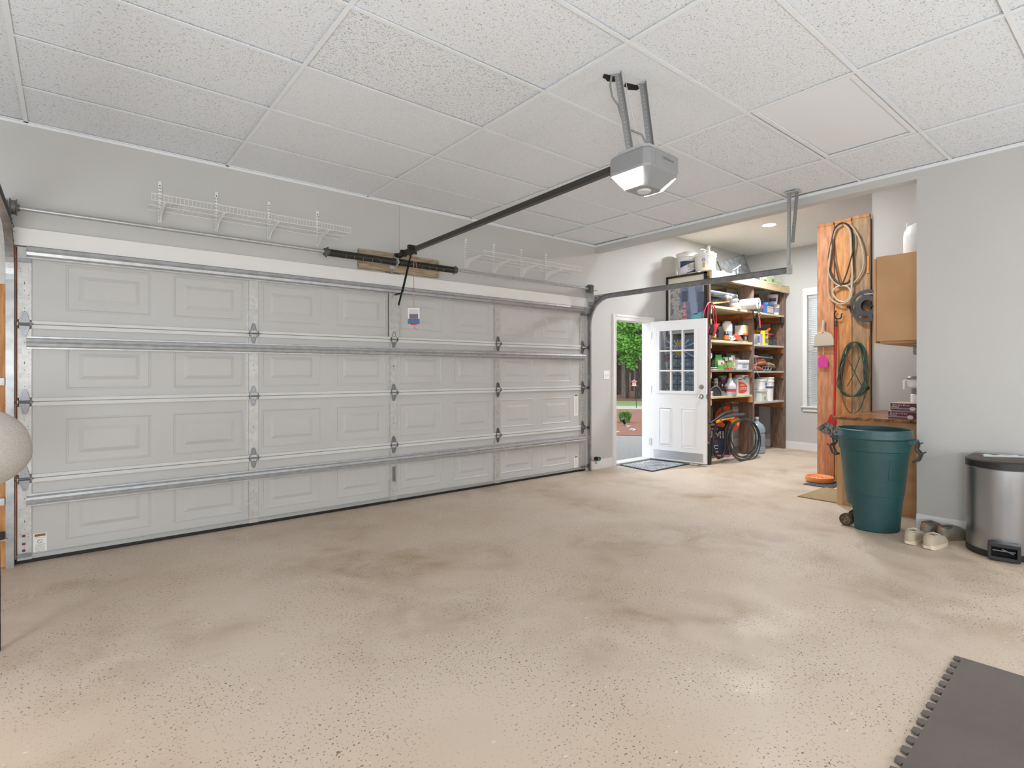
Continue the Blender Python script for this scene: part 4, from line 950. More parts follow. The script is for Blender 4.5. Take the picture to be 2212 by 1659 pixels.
# --- shelf A right
t = bucket('white tub bucket with a blue label stacked uppermost on the right top shelf', onY(1669, 640, 4.42)[0], 4.42, rA+.195, .088, .165, rb=.8)
xx = onY(1669, 640, 4.42)[0]; va = math.atan2(-4.42, -xx)
curved_label(t, xx, 4.42, rA+.195, .080, va, .75, .045, .095, mat('#3b5f93', .5), .084); curved_label(t, xx, 4.42, rA+.195, .0855, va, .75, .097, .105, RED, .086)
xx = onY(1674, 665, 4.44)[0]
t = bucket('white bucket standing under the blue-labelled tub on the right top shelf', xx, 4.44, rA, .095, .195, rb=.85); va = math.atan2(-4.44, -xx)
curved_label(t, xx, 4.44, rA, .088, va+.3, .5, .06, .14, mat('#8f96b0', .5), .092)
jg = thing('jug', 'blue plastic jug with a handle on the right top shelf', 'jug', (9.05, 4.34, rA))
x0, x1, z1 = W(1656, 1671, 656, 4.30, rA); xc = (x0+x1)/2; JB = mat('#3b5f93', .4)
M().box(x0, x1, 4.29, 4.37, rA, rA+.14).prism((x0, 4.29, rA+.14), (1, 0, 0), (0, 0, 1), (0, 1, 0), [(0, 0), (x1-x0, 0), (x1-x0, .03), (.06, .05), (.02, .05)], .08).build('body', JB, jg, bev=.008)
M().tube([(x0+.08, 4.33, rA+.16), (x0+.09, 4.33, z1+.005), (x1-.02, 4.33, z1+.005), (x1-.01, 4.33, rA+.13)], .012, 8).build('handle', JB, jg, smooth=True)
M().box(x0+.01, x1-.03, 4.287, 4.29, rA+.02, rA+.12).build('printed_label', mat('#c9bfae', .5), jg); M().box(x0+.01, x1-.03, 4.286, 4.288, rA+.09, rA+.105).build('orange_band', ORANGE, jg)
t = carton('tool_case', 'dark grey case with a red sticker on the right top shelf', 'case', 1645, 1657, 657, 4.36, rA, mat('#4b5052', .5), .3, [(.55, .9, .05, .4, mat('#e4556a', .5))])
bottle('small blue can with a white lid on top of the dark grey case', 'can', 1644, 1650, 648, 4.5, onY(1650, 657, 4.36)[2], 'can', BLUE, WHITE, name='can')
tag(M().ball((8.98, 4.75, rA+.17), .11, .1, .17, jit=.06).build('brown_sack', mat('#5d4638', .8), None, smooth=True), 'brown sack slumped at the back of the right top shelf', 'sack')
# pliers and shears on the mid post
pl = thing('hanging_pliers', 'steel pliers and red-handled shears hanging from the middle post', 'pliers', (8.44, 4.24, 1.95))
def PY(x, y, Y=4.235): return onY(x, y, Y)
M().tube([PY(1637, 672), PY(1643, 678), PY(1640, 688), PY(1635, 684), PY(1637, 674)], .007, 6).build('ring', STEEL, pl)
M().tube([PY(1636, 676), PY(1634, 690), PY(1637, 700), PY(1635, 712)], [.016, .02, .014, .009], 8).build('black_handle', BLACK, pl, smooth=True)
M().tube([PY(1638, 680), PY(1641, 690), PY(1641, 698), PY(1642, 708)], [.006, .01, .013, .012], 8).build('red_handle', mat('#e0475c', .4), pl, smooth=True)
M().tube([PY(1641, 680), PY(1637, 695), PY(1638, 711)], .007, 6).build('steel_handle', STEEL, pl, smooth=True)
# --- shelf B left
SB = [('blue_tub', 'blue tub at the left end of the second shelf', 'tub', 1534, 1540, 718, 4.40, 'jar', mat('#4a67a8', .4), WHITE, None),
      ('bottle', 'small white bottle with a yellow label, right of the blue tub', 'bottle', 1540.5, 1545, 715, 4.36, 'bottle', WHITEM, BLACK, YELLOW),
      ('spray_bottle', 'blue spray bottle with an orange nozzle on the second shelf', 'bottle', 1545.5, 1552, 700, 4.40, 'spray', mat('#44789c', .25), ORANGE, None),
      ('white_canister', 'tall white canister with a clear cap on the second shelf', 'canister', 1565, 1576, 694, 4.45, 'can', WHITEM, mat('#c5cfc4', .4), mat('#8f8fa8', .5)),
      ('glue_bottle', 'small black bottle with an orange label and yellow tip on the second shelf', 'bottle', 1565, 1571.5, 713, 4.33, 'bottle', BLACK, YELLOW, mat('#dc8440', .5)),
      ('white_nozzle', 'slim white nozzle bottle behind the crumpled foil', 'bottle', 1576.5, 1581, 709, 4.5, 'spray', WHITEM, WHITEM, mat('#8a4050', .5))]
for nm, lb, ct, xl, xr, yt, Y, kd, bd, cp, lb2 in SB: bottle(lb, ct, xl, xr, yt, Y, zB, kd, bd, cp, lb2, (.12, .52), name=nm, trig=(nm == 'spray_bottle'))
ob_ = thing('oil_bottle', 'black shouldered oil bottle on the second shelf', 'bottle', (7.6, 4.36, zB))
x0, x1, z1 = W(1553, 1565, 704, 4.34, zB)
M().prism((x0, 4.34, zB), (1, 0, 0), (0, 0, 1), (0, 1, 0), [(0, 0), (x1-x0, 0), (x1-x0, .155), (.09, .215), (.05, .215), (0, .17)], .07).build('body', mat('#333335', .4), ob_, bev=.006); M().cyl(((x0+x1)/2-.01, 4.375, zB+.21), ((x0+x1)/2-.01, 4.375, z1), .02, n=12).build('cap', BLACK, ob_)
tag(M().box(7.20, 7.42, 4.28, 4.31, zB, zB+.035).build('steel_bar', mat('#4a4d52', .4, .5), None, bev=.004), 'short dark bar lying on the front of the second shelf', 'bar')
tag(M().ball((7.90, 4.38, zB+.045), .12, .07, .045, n=18, m=10, jit=.22).build('crumpled_foil', mat('#c3cbcd', .35, .3), None), 'crumpled silver foil on the second shelf', 'foil')
dv = thing('black_device', 'black gadget sitting behind the foil on the second shelf', 'gadget', (8.0, 4.55, zB))
M().box(7.90, 8.13, 4.52, 4.70, zB, zB+.14).box(7.93, 8.04, 4.5, 4.6, zB+.14, zB+.23).build('body', BLACK, dv, bev=.012); M().box(8.06, 8.08, 4.50, 4.52, zB+.08, zB+.22).box(8.06, 8.12, 4.5, 4.52, zB+.2, zB+.22).build('chrome_strip', STEEL, dv); M().box(7.95, 8.02, 4.494, 4.50, zB+.16, zB+.19).build('screen', mat('#8c8c8c', .4), dv)
tm_ = thing('tape_measure', 'orange tape measure on the second shelf beside the black box', 'tape measure', (8.1, 4.35, zB))
M().prism((8.02, 4.33, zB+.03), (1, 0, 0), (0, 0, 1), (0, 1, 0), [(0, 0), (.16, 0), (.17, .03), (.12, .07), (.03, .09), (0, .07)], .06).build('case', mat('#d8542e', .45), tm_, bev=.006); M().box(8.07, 8.19, 4.31, 4.42, zB, zB+.05).build('grip', mat('#6b6b6e', .5), tm_, bev=.01)
x0, x1, z1 = W(1607, 1621, 724, 4.34, zB)
t = carton('light_carton', 'black light carton under the orange one on the second shelf', 'box', 1607, 1621, 724, 4.34, zB+.012, mat('#2b2b2c', .5), .14, [(.3, .8, .12, .42, mat('#9c9c9a', .5)), (.25, .8, .68, .85, mat('#b8b8b4', .5))])
carton('light_carton', 'white and orange light-bulb carton stacked on the black one', 'box', 1605.5, 1620, 702.5, 4.34, onY(1607, 724, 4.34)[2]+.004, mat('#e6e4e0', .5), .14, [(.0, .18, 0, 1, ORANGE), (.25, .92, .03, .68, mat('#efc98a', .5)), (.3, .8, .75, .97, mat('#a9a9ad', .5))])
tag(M().ball((8.27, 4.32, zB+.012), .07, .04, .012).build('olive_cloth', mat('#9a9a4e', .8), None), 'olive cloth tucked under the black light carton', 'cloth')
# --- shelf B right
carton('yellow_carton', 'large yellow carton with red lettering band on the right second shelf', 'box', 1635, 1656, 713, 4.52, rB, YELLOW, .2, [(.68, .88, .0, 1, mat('#b5232c', .5)), (.56, .68, 0, 1, INK)])
carton('software_box', 'white and blue box at the left of the right second shelf', 'box', 1635.5, 1642, 721, 4.36, rB, mat('#d9dde4', .5), .1, [(.2, .8, .1, .9, mat('#6384b4', .5))], group=None)
carton('software_box', 'blue striped box beside the white and blue one', 'box', 1642.5, 1650, 721, 4.36, rB, mat('#7f93b8', .5), .1, [(.05, .95, .0, .3, mat('#d59aa8', .5)), (.1, .9, .6, .75, mat('#d3d8e4', .5))])
carton('bait_box', 'tall narrow yellow box with a printed front on the right second shelf', 'box', 1651.5, 1659.5, 714, 4.33, rB, mat('#efd02c', .5), .07, [(.14, .5, .1, .9, mat('#b9a0a0', .5, noise=(60, '#4c3c40', .4, .6))), (.86, .96, .1, .9, mat('#c8607a', .5)), (.72, .78, .15, .85, INK), (.62, .68, .15, .7, INK)])
carton('orange_box', 'plain orange box behind the wire baskets', 'box', 1660, 1667, 720, 4.5, rB, mat('#e3a24a', .5), .1)
for k, (xl, xr, lb) in enumerate(((1660.5, 1668.5, 'black wire basket of silver packets, left of two'), (1669, 1678, 'black wire basket of silver packets, right of two'))):
    x0, x1, z1 = W(xl, xr, 731, 4.33, rB); t = thing('wire_basket', lb, 'basket', ((x0+x1)/2, 4.38, rB), 'black wire baskets')
    mm = M()
    for i in range(6):
        x = x0+(x1-x0)*i/5; mm.bar((x*.97+((x0+x1)/2)*.03, 4.33, rB), (x, 4.325, z1), .003, .003)
    for z in (rB+.002, (rB+z1)/2): mm.bar((x0+.004, 4.328, z), (x1-.004, 4.328, z), .003, .003)
    mm.bar((x0, 4.326, z1), (x1, 4.326, z1), .006, .012); mm.bar((x0, 4.326, z1), (x0, 4.46, z1), .006, .012); mm.bar((x1, 4.326, z1), (x1, 4.46, z1), .006, .012); mm.build('wire', BLACK, t, kind='stuff')
    M().box(x0+.008, x1-.008, 4.34, 4.45, rB+.002, z1-.015).build('packets', mat('#a2a4a6', .3, .4, noise=(35, '#4a4a4c', .4, .6)), t)
tag(M().box(9.10, 9.24, 4.33, 4.36, rB+.185, rB+.20).build('red_strip', mat('#cf3350', .5), None), 'red strip laid across the right wire basket', 'strip')
sd_ = thing('screwdriver', 'orange handled tool leaning out of the right wire basket', 'tool', (9.15, 4.4, rB+.2)); M().tube([(9.05, 4.40, rB+.21), (9.20, 4.38, rB+.29)], [.02, .025], 10).build('handle', ORANGE, sd_, smooth=True); M().cyl((9.05, 4.4, rB+.21), (8.99, 4.41, rB+.18), .006, n=8).build('shaft', STEEL, sd_)
bottle('black bottle standing behind the orange box', 'bottle', 1667, 1672, 711, 4.6, rB, 'bottle', BLACK, BLACK)
tag(M().tube([(8.95, 4.62, rB+.30), (8.99, 4.60, rB+.42)], .012, 6).build('red_stick', RED, None), 'red stick standing behind the orange box', 'stick')
# --- shelf C left
pv = thing('pipe_assembly', 'white pipe assembly with a side elbow at the left of the third shelf', 'pipe', (7.24, 4.34, zC))
M().cyl((7.235, 4.34, zC), (7.235, 4.34, zC+.40), .026, n=16).build('pipe', WHITEM, pv, smooth=True); M().cyl((7.235, 4.34, zC+.33), (7.235, 4.34, zC+.41), .04, n=16).cyl((7.235, 4.34, zC+.24), (7.235, 4.34, zC+.28), .038, n=16).build('coupling', WHITEM, pv, smooth=True)
M().tube([(7.25, 4.33, zC+.17), (7.29, 4.33, zC+.17), (7.31, 4.33, zC+.20), (7.30, 4.33, zC+.24)], .010, 8).build('elbow', WHITEM, pv, smooth=True)
bottle('glass jar with an orange-brown lid on the third shelf', 'jar', 1539, 1545.5, 775, 4.5, zC, 'jar', mat('#8f8b86', .25), mat('#8a5a3a', .5), name='jar', cr=.04)
bottle('beige jar with a purple lid on the third shelf', 'jar', 1546, 1552.5, 768, 4.45, zC, 'jar', mat('#b4aaa4', .35), mat('#7a6a8a', .5), name='jar', cr=.04)
for k, (c, x1) in enumerate((('#cfc9c4', 7.43), ('#6d4a44', 7.42), ('#dcd9d4', 7.40))): tag(M().box(7.27, x1, 4.29, 4.42, zC+.001+k*.013, zC+.012+k*.013).build('booklet', mat(c, .6), None), ('pale booklet at the bottom of the stack on the third shelf', 'brown booklet in the middle of the stack on the third shelf', 'white booklet topping the stack on the third shelf')[k], 'booklet', 'booklets on the third shelf')
def pouch(label, xl, xr, yt, Y, zb, m1, bands, dep=.08):
    x0, x1, z1 = W(xl, xr, yt, Y, zb); t = thing('seed_pouch', label, 'pouch', ((x0+x1)/2, Y, zb), 'garden pouches on the third shelf'); w_ = x1-x0; h = z1-zb; cx = (x0+x1)/2
    M().tube([(cx, Y+dep/2, zb), (cx, Y+dep/2, zb+.004), (cx, Y+dep/2, zb+h*.35), (cx, Y+dep/2, zb+h*.75), (cx, Y+dep/2, zb+h)], 1, 4) if False else None
    mm = M(); vs = []; fs = []; n = 12
    for z, sx, sy in ((0, .92, .9), (.06, 1, 1), (.4, 1, 1), (.7, .95, .7), (.88, .85, .28), (1, .92, .05)):
        for j in range(n): a = 2*PI*j/n; vs.append((cx+w_/2*sx*(abs(math.cos(a))**.6)*(1 if math.cos(a) >= 0 else -1), Y+dep/2+dep/2*sy*math.sin(a), zb+h*z))
    for i in range(5):
        for j in range(n): fs.append((i*n+j, i*n+(j+1) % n, (i+1)*n+(j+1) % n, (i+1)*n+j))
    fs += [tuple(range(n)), tuple(5*n+j for j in range(n))]
    mm.add(vs, fs).build('bag', m1, t, smooth=True)
    for kb, (f0, f1, u0, u1, mt) in enumerate(bands): M().box(x0+w_*u0, x0+w_*u1, Y-.003-.0006*kb, Y+.004, zb+h*f0, zb+h*f1).build('printed_panel', mt, t, bev=.002)
    return t
pouch('green topped produce bag with a printed label on the third shelf', 1550, 1565, 766, 4.33, zC, mat('#58a04a', .5, noise=(16, '#3d8a3c', .4, .6)), [(.05, .3, .05, .95, mat('#4fae3a', .5)), (.3, .62, .05, .95, mat('#d4cfc8', .5)), (.34, .5, .45, .7, mat('#4a7a4c', .5)), (.3, .42, .7, .95, mat('#e0603a', .5)), (.0, .06, .1, .9, mat('#b98468', .5))])
pouch('slim green and yellow seed pouch with silver top on the third shelf', 1565.5, 1573.5, 771, 4.36, zC, mat('#a9b47c', .35, noise=(18, '#5d7f48', .4, .6)), [(.7, .98, .1, .9, mat('#cfd4d6', .3)), (.4, .6, .7, .95, YELLOW), (.0, .15, .0, .9, mat('#b8403a', .5))])
pouch('green grass seed pouch with a red corner on the third shelf', 1574, 1583.5, 771, 4.34, zC, mat('#8da862', .35, noise=(16, '#4f8238', .4, .6)), [(.74, .98, .1, .9, mat('#d4d8da', .3)), (.0, .14, .0, .95, mat('#c9403a', .5)), (.5, .6, .85, 1, YELLOW)])
pouch('pale silver seed pouch leaning on the seed tin', 1583.5, 1593.5, 767.5, 4.37, zC, mat('#dfe4d8', .3, noise=(18, '#c3d0a8', .4, .6)), [(.0, .12, .2, .9, mat('#5a8a6a', .5)), (.3, .5, .1, .4, mat('#e6e49a', .5))])
x0, x1, z1 = W(1594, 1619.5, 777, 4.33, zC)
st = thing('seed_tin', 'white metal seed tin with black capital letters on the third shelf', 'tin', ((x0+x1)/2, 4.4, zC)); SW = mat('#e3e6ec', .35)
M().box(x0+.012, x1-.006, 4.335, 4.48, zC, z1-.045).build('box', SW, st, bev=.006); M().box(x0, x1, 4.325, 4.49, z1-.05, z1).build('lid', SW, st, bev=.006)
M().tube([(x0+.13+.05*math.cos(a), 4.40, z1+.03*math.sin(a)) for a in [PI*k/8 for k in range(9)]], .004, 6).build('handle', mat('#d5d8dd', .3), st)
text('SEEDS', .075, ((x0+x1)/2+.03, 4.3335, zC+.060), (1, 0, 0), (0, 0, 1), mat('#4d545e', .5), st, sx=.72); M().box(x0+.012, x1-.006, 4.333, 4.336, zC+.02, zC+.0225).build('pressed_line', mat('#c3c6cc', .4), st)
dk = thing('tool_bag', 'dark tool bag at the back of the third shelf', 'bag', (7.8, 4.8, zC)); M().box(7.35, 8.30, 4.72, 4.92, zC, zC+.27).build('bag', mat('#2b2f36', .7), dk, bev=.02); M().bar((7.65, 4.71, zC+.24), (7.95, 4.71, zC+.24), .006, .008).build('zip', mat('#9a8a4a', .4), dk); M().tube([(8.18, 4.70, zC+.16), (8.2, 4.69, zC+.26), (8.24, 4.7, zC+.30)], .01, 6).build('buckle', STEEL, dk)
# --- shelf C right
gt = thing('grey_tube', 'grey telescoping tube lying across the tool belt', 'tube', (8.9, 4.33, rC+.2)); M().cyl((8.50, 4.33, rC+.235), (8.68, 4.33, rC+.23), .022, n=12).cyl((8.68, 4.33, rC+.23), (9.15, 4.35, rC+.225), .013, n=10).build('tube', mat('#8d9296', .4), gt, smooth=True); M().box(9.12, 9.22, 4.33, 4.37, rC+.20, rC+.25).build('bracket', mat('#6b6f73', .4), gt, bev=.006)
tbl = thing('tool_belt', 'brown leather tool belt piled with gloves on the right third shelf', 'tool belt', (8.9, 4.45, rC))
LTH = mat('#b26a45', .6, noise=(14, '#8a4d33', .35, .65))
M().tube([(8.62, 4.40, rC+.10), (8.72, 4.38, rC+.17), (8.90, 4.38, rC+.18), (9.08, 4.38, rC+.14)], [.015, .045, .05, .02], 10).build('pouch', LTH, tbl, smooth=True)
M().tube([(8.60, 4.35, rC+.09), (8.75, 4.34, rC+.12), (8.92, 4.34, rC+.13), (9.05, 4.34, rC+.10)], [.015, .035, .035, .015], 10).build('strap', LTH, tbl, smooth=True)
M().tube([(8.52, 4.33, rC+.035), (8.60, 4.32, rC+.045), (8.72, 4.32, rC+.04), (8.82, 4.32, rC+.022)], [.02, .035, .032, .018], 10).build('strap', LTH, tbl, smooth=True)
M().ball((9.04, 4.42, rC+.16), .07, .05, .05).build('red_glove', mat('#c46a70', .7), tbl, smooth=True); M().tube([(9.0, 4.36, rC+.09), (9.1, 4.35, rC+.11), (9.24, 4.34, rC+.09), (9.30, 4.34, rC+.06)], [.02, .04, .035, .02], 8).build('glove', mat('#9a8560', .8), tbl, smooth=True)
bc = thing('black_hose', 'black and grey coiled strap under the leather belt', 'strap', (9.0, 4.36, rC)); mm = M()
for k in range(6): mm.tube([(8.9+.05*k+.05*math.cos(a*PI/6), 4.33+.02*(k % 2), rC+.045+.035*math.sin(a*PI/6)) for a in range(12)], .009, 5, closed=True)
mm.build('coil', mat('#45484c', .5, noise=(30, '#8a8f94', .55, .7)), bc)
tag(M().tube([(8.49, 4.262, rC+.2), (8.51, 4.262, rC+.12), (8.49, 4.262, rC+.05), (8.49, 4.255, rC-.01), (8.56, 4.25, rC-.06), (8.59, 4.25, rC-.10)], .006, 6).build('cord', mat('#8ba0b8', .5), None, smooth=True), 'pale blue cord dangling over the edge of the right third shelf', 'cord')
# --- shelf D left
carton('small_carton', 'small pink and white carton at the left end of the fourth shelf', 'box', 1533.5, 1540.5, 846, 4.285, zD, mat('#efe6ea', .5), .06, [(.2, .8, .1, .35, mat('#c86a94', .5)), (.2, .8, .6, .9, mat('#c86a94', .5))])
gr = thing('tool_grinder', 'black drum shaped grinder with a chrome frame on the fourth shelf', 'grinder', (7.5, 4.36, zD))
hf = [(-.165*math.cos(a), .165*math.sin(a)*.88) for a in [PI*k/16 for k in range(17)]]
M().prism((7.43, 4.34, zD+.002), (1, 0, 0), (0, 0, 1), (0, 1, 0), hf, .05).build('guard', mat('#303236', .5), gr)
M().tube([(7.43+.168*math.cos(PI*k/16), 4.335, zD+.004+.15*math.sin(PI*k/16)) for k in range(17)], .008, 6).tube([(7.68+.155*math.cos(PI*k/16), 4.335, zD+.004+.15*math.sin(PI*k/16)) for k in range(9)], .008, 6).build('chrome_rim', mat('#a9adb0', .3, .8), gr, smooth=True)
M().box(7.60, 7.70, 4.34, 4.42, zD, zD+.07).box(7.70, 7.83, 4.34, 4.40, zD, zD+.05).build('base', mat('#8f959a', .35, .5), gr, bev=.006); M().lathe((7.74, 4.42, zD+.02), [(0, 0), (.07, 0), (.07, .10), (0, .11)], 16).build('wheel', mat('#2b2d30', .5), gr)
M().cyl((7.55, 4.40, zD+.14), (7.55, 4.40, zD+.20), .012, n=8).build('knob', STEEL, gr); M().ball((7.55, 4.40, zD+.205), .026, .026, .016).build('knob', WHITE, gr)
SD = [('spray_can', 'black can with a yellow top, far left of the fourth shelf', 'can', 1532, 1535.5, 818, 4.45, 'can', mat('#3a3c44', .4), mat('#d6d23a', .5), None),
      ('bottle', 'black bottle with a yellow-green label on the fourth shelf', 'bottle', 1537, 1543.5, 824, 4.50, 'jar', BLACK, YELLOW, mat('#6a8a3c', .5)),
      ('spray_can', 'tall slim blue and yellow can on the fourth shelf', 'can', 1543.5, 1548.5, 814, 4.46, 'can', mat('#c9ccd0', .4), BLACK, mat('#d8c83a', .5)),
      ('can', 'brown can behind the grinder on the fourth shelf', 'can', 1549, 1556.5, 824, 4.58, 'jar', mat('#6e4030', .5), mat('#6e4030', .5), None),
      ('steel_tumbler', 'steel tumbler with a green lid and maroon band on the fourth shelf', 'tumbler', 1555.5, 1565, 811, 4.55, 'jar', mat('#9a9c9e', .25, .9), mat('#7faa8c', .5), mat('#7a3a52', .5)),
      ('bottle', 'dark bottle right of the yellow-nozzle spray bottle', 'bottle', 1582.5, 1587, 819, 4.62, 'jar', mat('#3d4a66', .4), BLACK, None),
      ('bottle', 'brown bottle with an orange cap on the fourth shelf', 'bottle', 1584.5, 1588.5, 834, 4.40, 'bottle', mat('#8a6a52', .4), ORANGE, None),
      ('bottle', 'slim dark bottle with a bright orange cap beside the white jug', 'bottle', 1588.5, 1592, 826, 4.46, 'bottle', mat('#3c4450', .4), ORANGE, None)]
for nm, lb, ct, xl, xr, yt, Y, kd, bd, cp, lb2 in SD: bottle(lb, ct, xl, xr, yt, Y, zD, kd, bd, cp, lb2, (.55, .8) if nm == 'steel_tumbler' else (.15, .55), name=nm, cr=.02 if nm == 'bottle' else None)
t = bottle('clear spray bottle with a yellow trigger and red bands on the fourth shelf', 'bottle', 1571, 1583.5, 806, 4.34, zD, 'spray', mat('#c9ccd8', .2), mat('#e0a022', .45), mat('#dd3f4f', .5), (.18, .30), name='spray_bottle', cr=.022)
jw = thing('jug', 'white jug with a big red oval label on the fourth shelf', 'jug', (8.2, 4.36, zD)); x0, x1, z1 = W(1593, 1622.5, 810, 4.32, zD); h = z1-zD; w_ = x1-x0
JM = mat('#dcdcdc', .35)
M().prism((x0, 4.32, zD), (1, 0, 0), (0, 0, 1), (0, 1, 0), [(.01, 0), (w_-.005, 0), (w_, .02), (w_, h*.62), (w_-.01, h*.97), (w_-.05, h), (.35*w_, h), (.33*w_, h*.86), (.5*w_, h*.86), (.52*w_, h*.93), (w_*.8, h*.93), (w_*.76, h*.82), (w_*.55, h*.74), (.30*w_, h*.86), (.05, h*.88), (0, h*.8), (0, .02)], .12).build('body', JM, jw, bev=.006)
M().cyl((x0+.07, 4.38, zD+h*.87), (x0+.07, 4.38, zD+h*.97), .028, n=14).build('cap', mat('#b8605c', .4), jw)
lab = [(.03, h*.12), (.12, h*.08), (.2, h*.10), (w_*.68, h*.2), (w_*.68, h*.46), (w_*.45, h*.62), (.03, h*.68)]
M().prism((x0, 4.318, zD), (1, 0, 0), (0, 0, 1), (0, -1, 0), lab, .001).build('printed_label', mat('#dc3a2a', .5), jw)
M().box(x0+.03, x0+w_*.66, 4.3155, 4.317, zD+h*.24, zD+h*.38).build('printed_label', mat('#d0b8a0', .5, noise=(30, '#6a4a3c', .4, .6)), jw); M().box(x0+w_*.35, x0+w_*.62, 4.314, 4.3155, zD+h*.33, zD+h*.38).build('yellow_flash', YELLOW, jw); M().box(x0+.08, x0+w_*.5, 4.3155, 4.317, zD+h*.46, zD+h*.54).build('printed_label', mat('#e0a080', .5), jw); M().box(x0+.02, x0+w_*.3, 4.3175, 4.319, zD+h*.74, zD+h*.79).build('printed_label', mat('#7a3c22', .5), jw)
# --- shelf D right
xx = onY(1641, 840, 4.36)[0]; t = bucket('white bucket at the left of the right fourth shelf, stacked on a pale tub', xx+.01, 4.38, rD+.20, .12, .17, name='bucket'); bail(t, xx+.01, 4.38, rD+.33, .115, .10)
text('JUMBO', .04, (xx-.0, 4.255, rD+.28), (1, 0, 0), (0, 0, 1), mat('#3d4a78', .5), t, sx=.6)
t = thing('pale_tub', 'pale square tub under the left white bucket', 'tub', (xx+.01, 4.38, rD)); M().box(xx-.09, xx+.10, 4.285, 4.46, rD, rD+.19).build('tub', mat('#dfe3da', .4), t, bev=.012); M().box(xx-.10, xx+.11, 4.275, 4.47, rD+.16, rD+.195).build('rim', mat('#e8ebe4', .4), t, bev=.005); M().box(xx+.0, xx+.06, 4.2835, 4.285, rD+.03, rD+.08).build('printed_mark', mat('#9ab87a', .5), t)
xx = onY(1658, 840, 4.36)[0]; t = bucket('tall white bucket with a navy band on the right fourth shelf', xx, 4.40, rD, .135, .395, rb=.9); va = math.atan2(-4.4, -xx)
curved_label(t, xx, 4.40, rD, .134, va, 1.7, .215, .245, mat('#4a5c8c', .5), .135); bail(t, xx+.03, 4.36, rD+.33, .135, .10)
tn = Vector((math.cos(va), math.sin(va), 0)); ax = Vector((0, 0, 1)).cross(tn); c = Vector((xx, 4.40, rD+.28))+tn*.1385
text('JUMBO', .045, c, ax, (0, 0, 1), mat('#3d4a78', .5), t, sx=.75); text('ROCKET', .02, c+Vector((0, 0, .045)), ax, (0, 0, 1), mat('#6a708c', .5), t, sx=.7) if False else None
# --- floor things of the unit
jg = thing('water_jug', 'translucent blue-grey five gallon water jug on the floor under the shelves', 'jug', (8.62, 4.30, 0))
M().lathe((8.66, 4.33, 0), [(0, 0), (.118, 0), (.128, .015), (.128, .10), (.122, .115), (.122, .125), (.128, .14), (.128, .30), (.120, .312), (.120, .325), (.13, .34), (.128, .40), (.10, .46), (.05, .50), (.03, .515), (.028, .56), (.03, .565), (0, .568)], 28).build('body', mat('#8b9ba5', .15, coat=.5), jg, smooth=True, angle=.5)
M().cyl((8.66, 4.33, .55), (8.66, 4.33, .585), .032, n=14).build('cap', mat('#c9d2d8', .3), jg); va = math.atan2(-4.33, -8.66); curved_label(jg, 8.66, 4.33, 0, .1295, va+.1, .3, .19, .225, mat('#4a78a8', .4), name='blue_mark')
# yard sign
ys = thing('yard_sign', 'navy election yard sign with white letters leaning under the shelves', 'sign', (7.5, 4.4, 0))
SGX0, SGX1 = 7.215, 7.215+.62
sx0 = onY(1588, 990, 4.42)[0]; sx1 = sx0+.0; SX1_ = sx0+.02; SX0_ = SX1_-.66
tilt = Vector((.02, .16, 1)).normalized()
SA = Vector((.60, -.80, 0)).normalized(); SN = Vector((-.80, -.60, 0)); SP = Vector((7.96, 4.35, 0))
def sg(u, v, off=0): return SP+SA*((u-1)*.62)+SN*off-SN*(.16*v)+Vector((0, 0, v))
def sgq(u0, u1, v0, v1, off, mt, nm, th=.0015):
    P = [sg(u0, v0, off), sg(u1, v0, off), sg(u1, v1, off), sg(u0, v1, off)]; Q = [p-SN*th for p in P]
    return M().add(P+Q, [(0, 1, 2, 3), (7, 6, 5, 4), (0, 4, 5, 1), (1, 5, 6, 2), (2, 6, 7, 3), (3, 7, 4, 0)]).build(nm, mt, ys)
sgq(0, 1, .004, .50, 0, mat('#d8dbe0', .5), 'board', .005); sgq(.03, .955, .02, .475, .001, mat('#c92a45', .5), 'red_border'); sgq(.05, .915, .035, .455, .0022, mat('#232b45', .5), 'navy_field')
up_ = (Vector((0, 0, 1))-SN*.16).normalized()
for body, size, u, v, sx in (('TRUMP', .165, .88, .325, 1), ('PENCE', .165, .66, .11, 1), ('2016', .075, .46, .218, .9), ('AMERICA FIRST', .055, .66, .415, 1)):
    text(body, size, sg(u, v, .004), SA, up_, mat('#e4e6ea', .5), ys, align='RIGHT', sx=sx)
for k in range(2): sgq(.54, .64, .195+k*.03, .208+k*.03, .0035, mat('#d2304e', .5), 'red_bar')
# pressure washer parts
hose = thing('pressure_hose', 'big black coiled pressure hose on the floor by the shelves', 'hose', (7.9, 4.1, 0))
HB = mat('#2c2d30', .35, coat=.3)
ccx, ccy = 1606, 948
for k, (dx, dy, rx, ry, ph, Yk) in enumerate(((0, 0, 33, 45, 0, 4.10), (2, -2, 32, 42, .1, 4.12), (-1, 2, 34, 44, .2, 4.08), (4, 4, 33, 47, .05, 4.06), (-4, -1, 31, 40, .0, 4.14), (3, -6, 30, 38, .1, 4.16))):
    pts = []
    for j in range(40):
        a = 2*PI*j/40; x = ccx+dx+rx*math.cos(a); y = ccy+dy+ry*math.sin(a)
        yy = Yk-.03*math.sin(a)+.012*math.sin(3*a+k); p = onY(x, y, yy)
        pts.append((p[0], p[1], max(p[2], .009)))
    M().tube(pts, .0085, 7, closed=True).build('loop', HB, hose, smooth=True)
wf = thing('pressure_washer', 'black and yellow pressure washer frame with wand resting under the shelves', 'pressure washer', (7.5, 4.15, 0))
def FY(x, y, Y=4.17): p = onY(x, y, Y); return (p[0], p[1], max(p[2], .015))
BM = mat('#26272a', .4)
M().tube([FY(1538, 985), FY(1541, 945), FY(1548, 912), FY(1556, 905)], .018, 10).build('frame_tube', BM, wf, smooth=True)
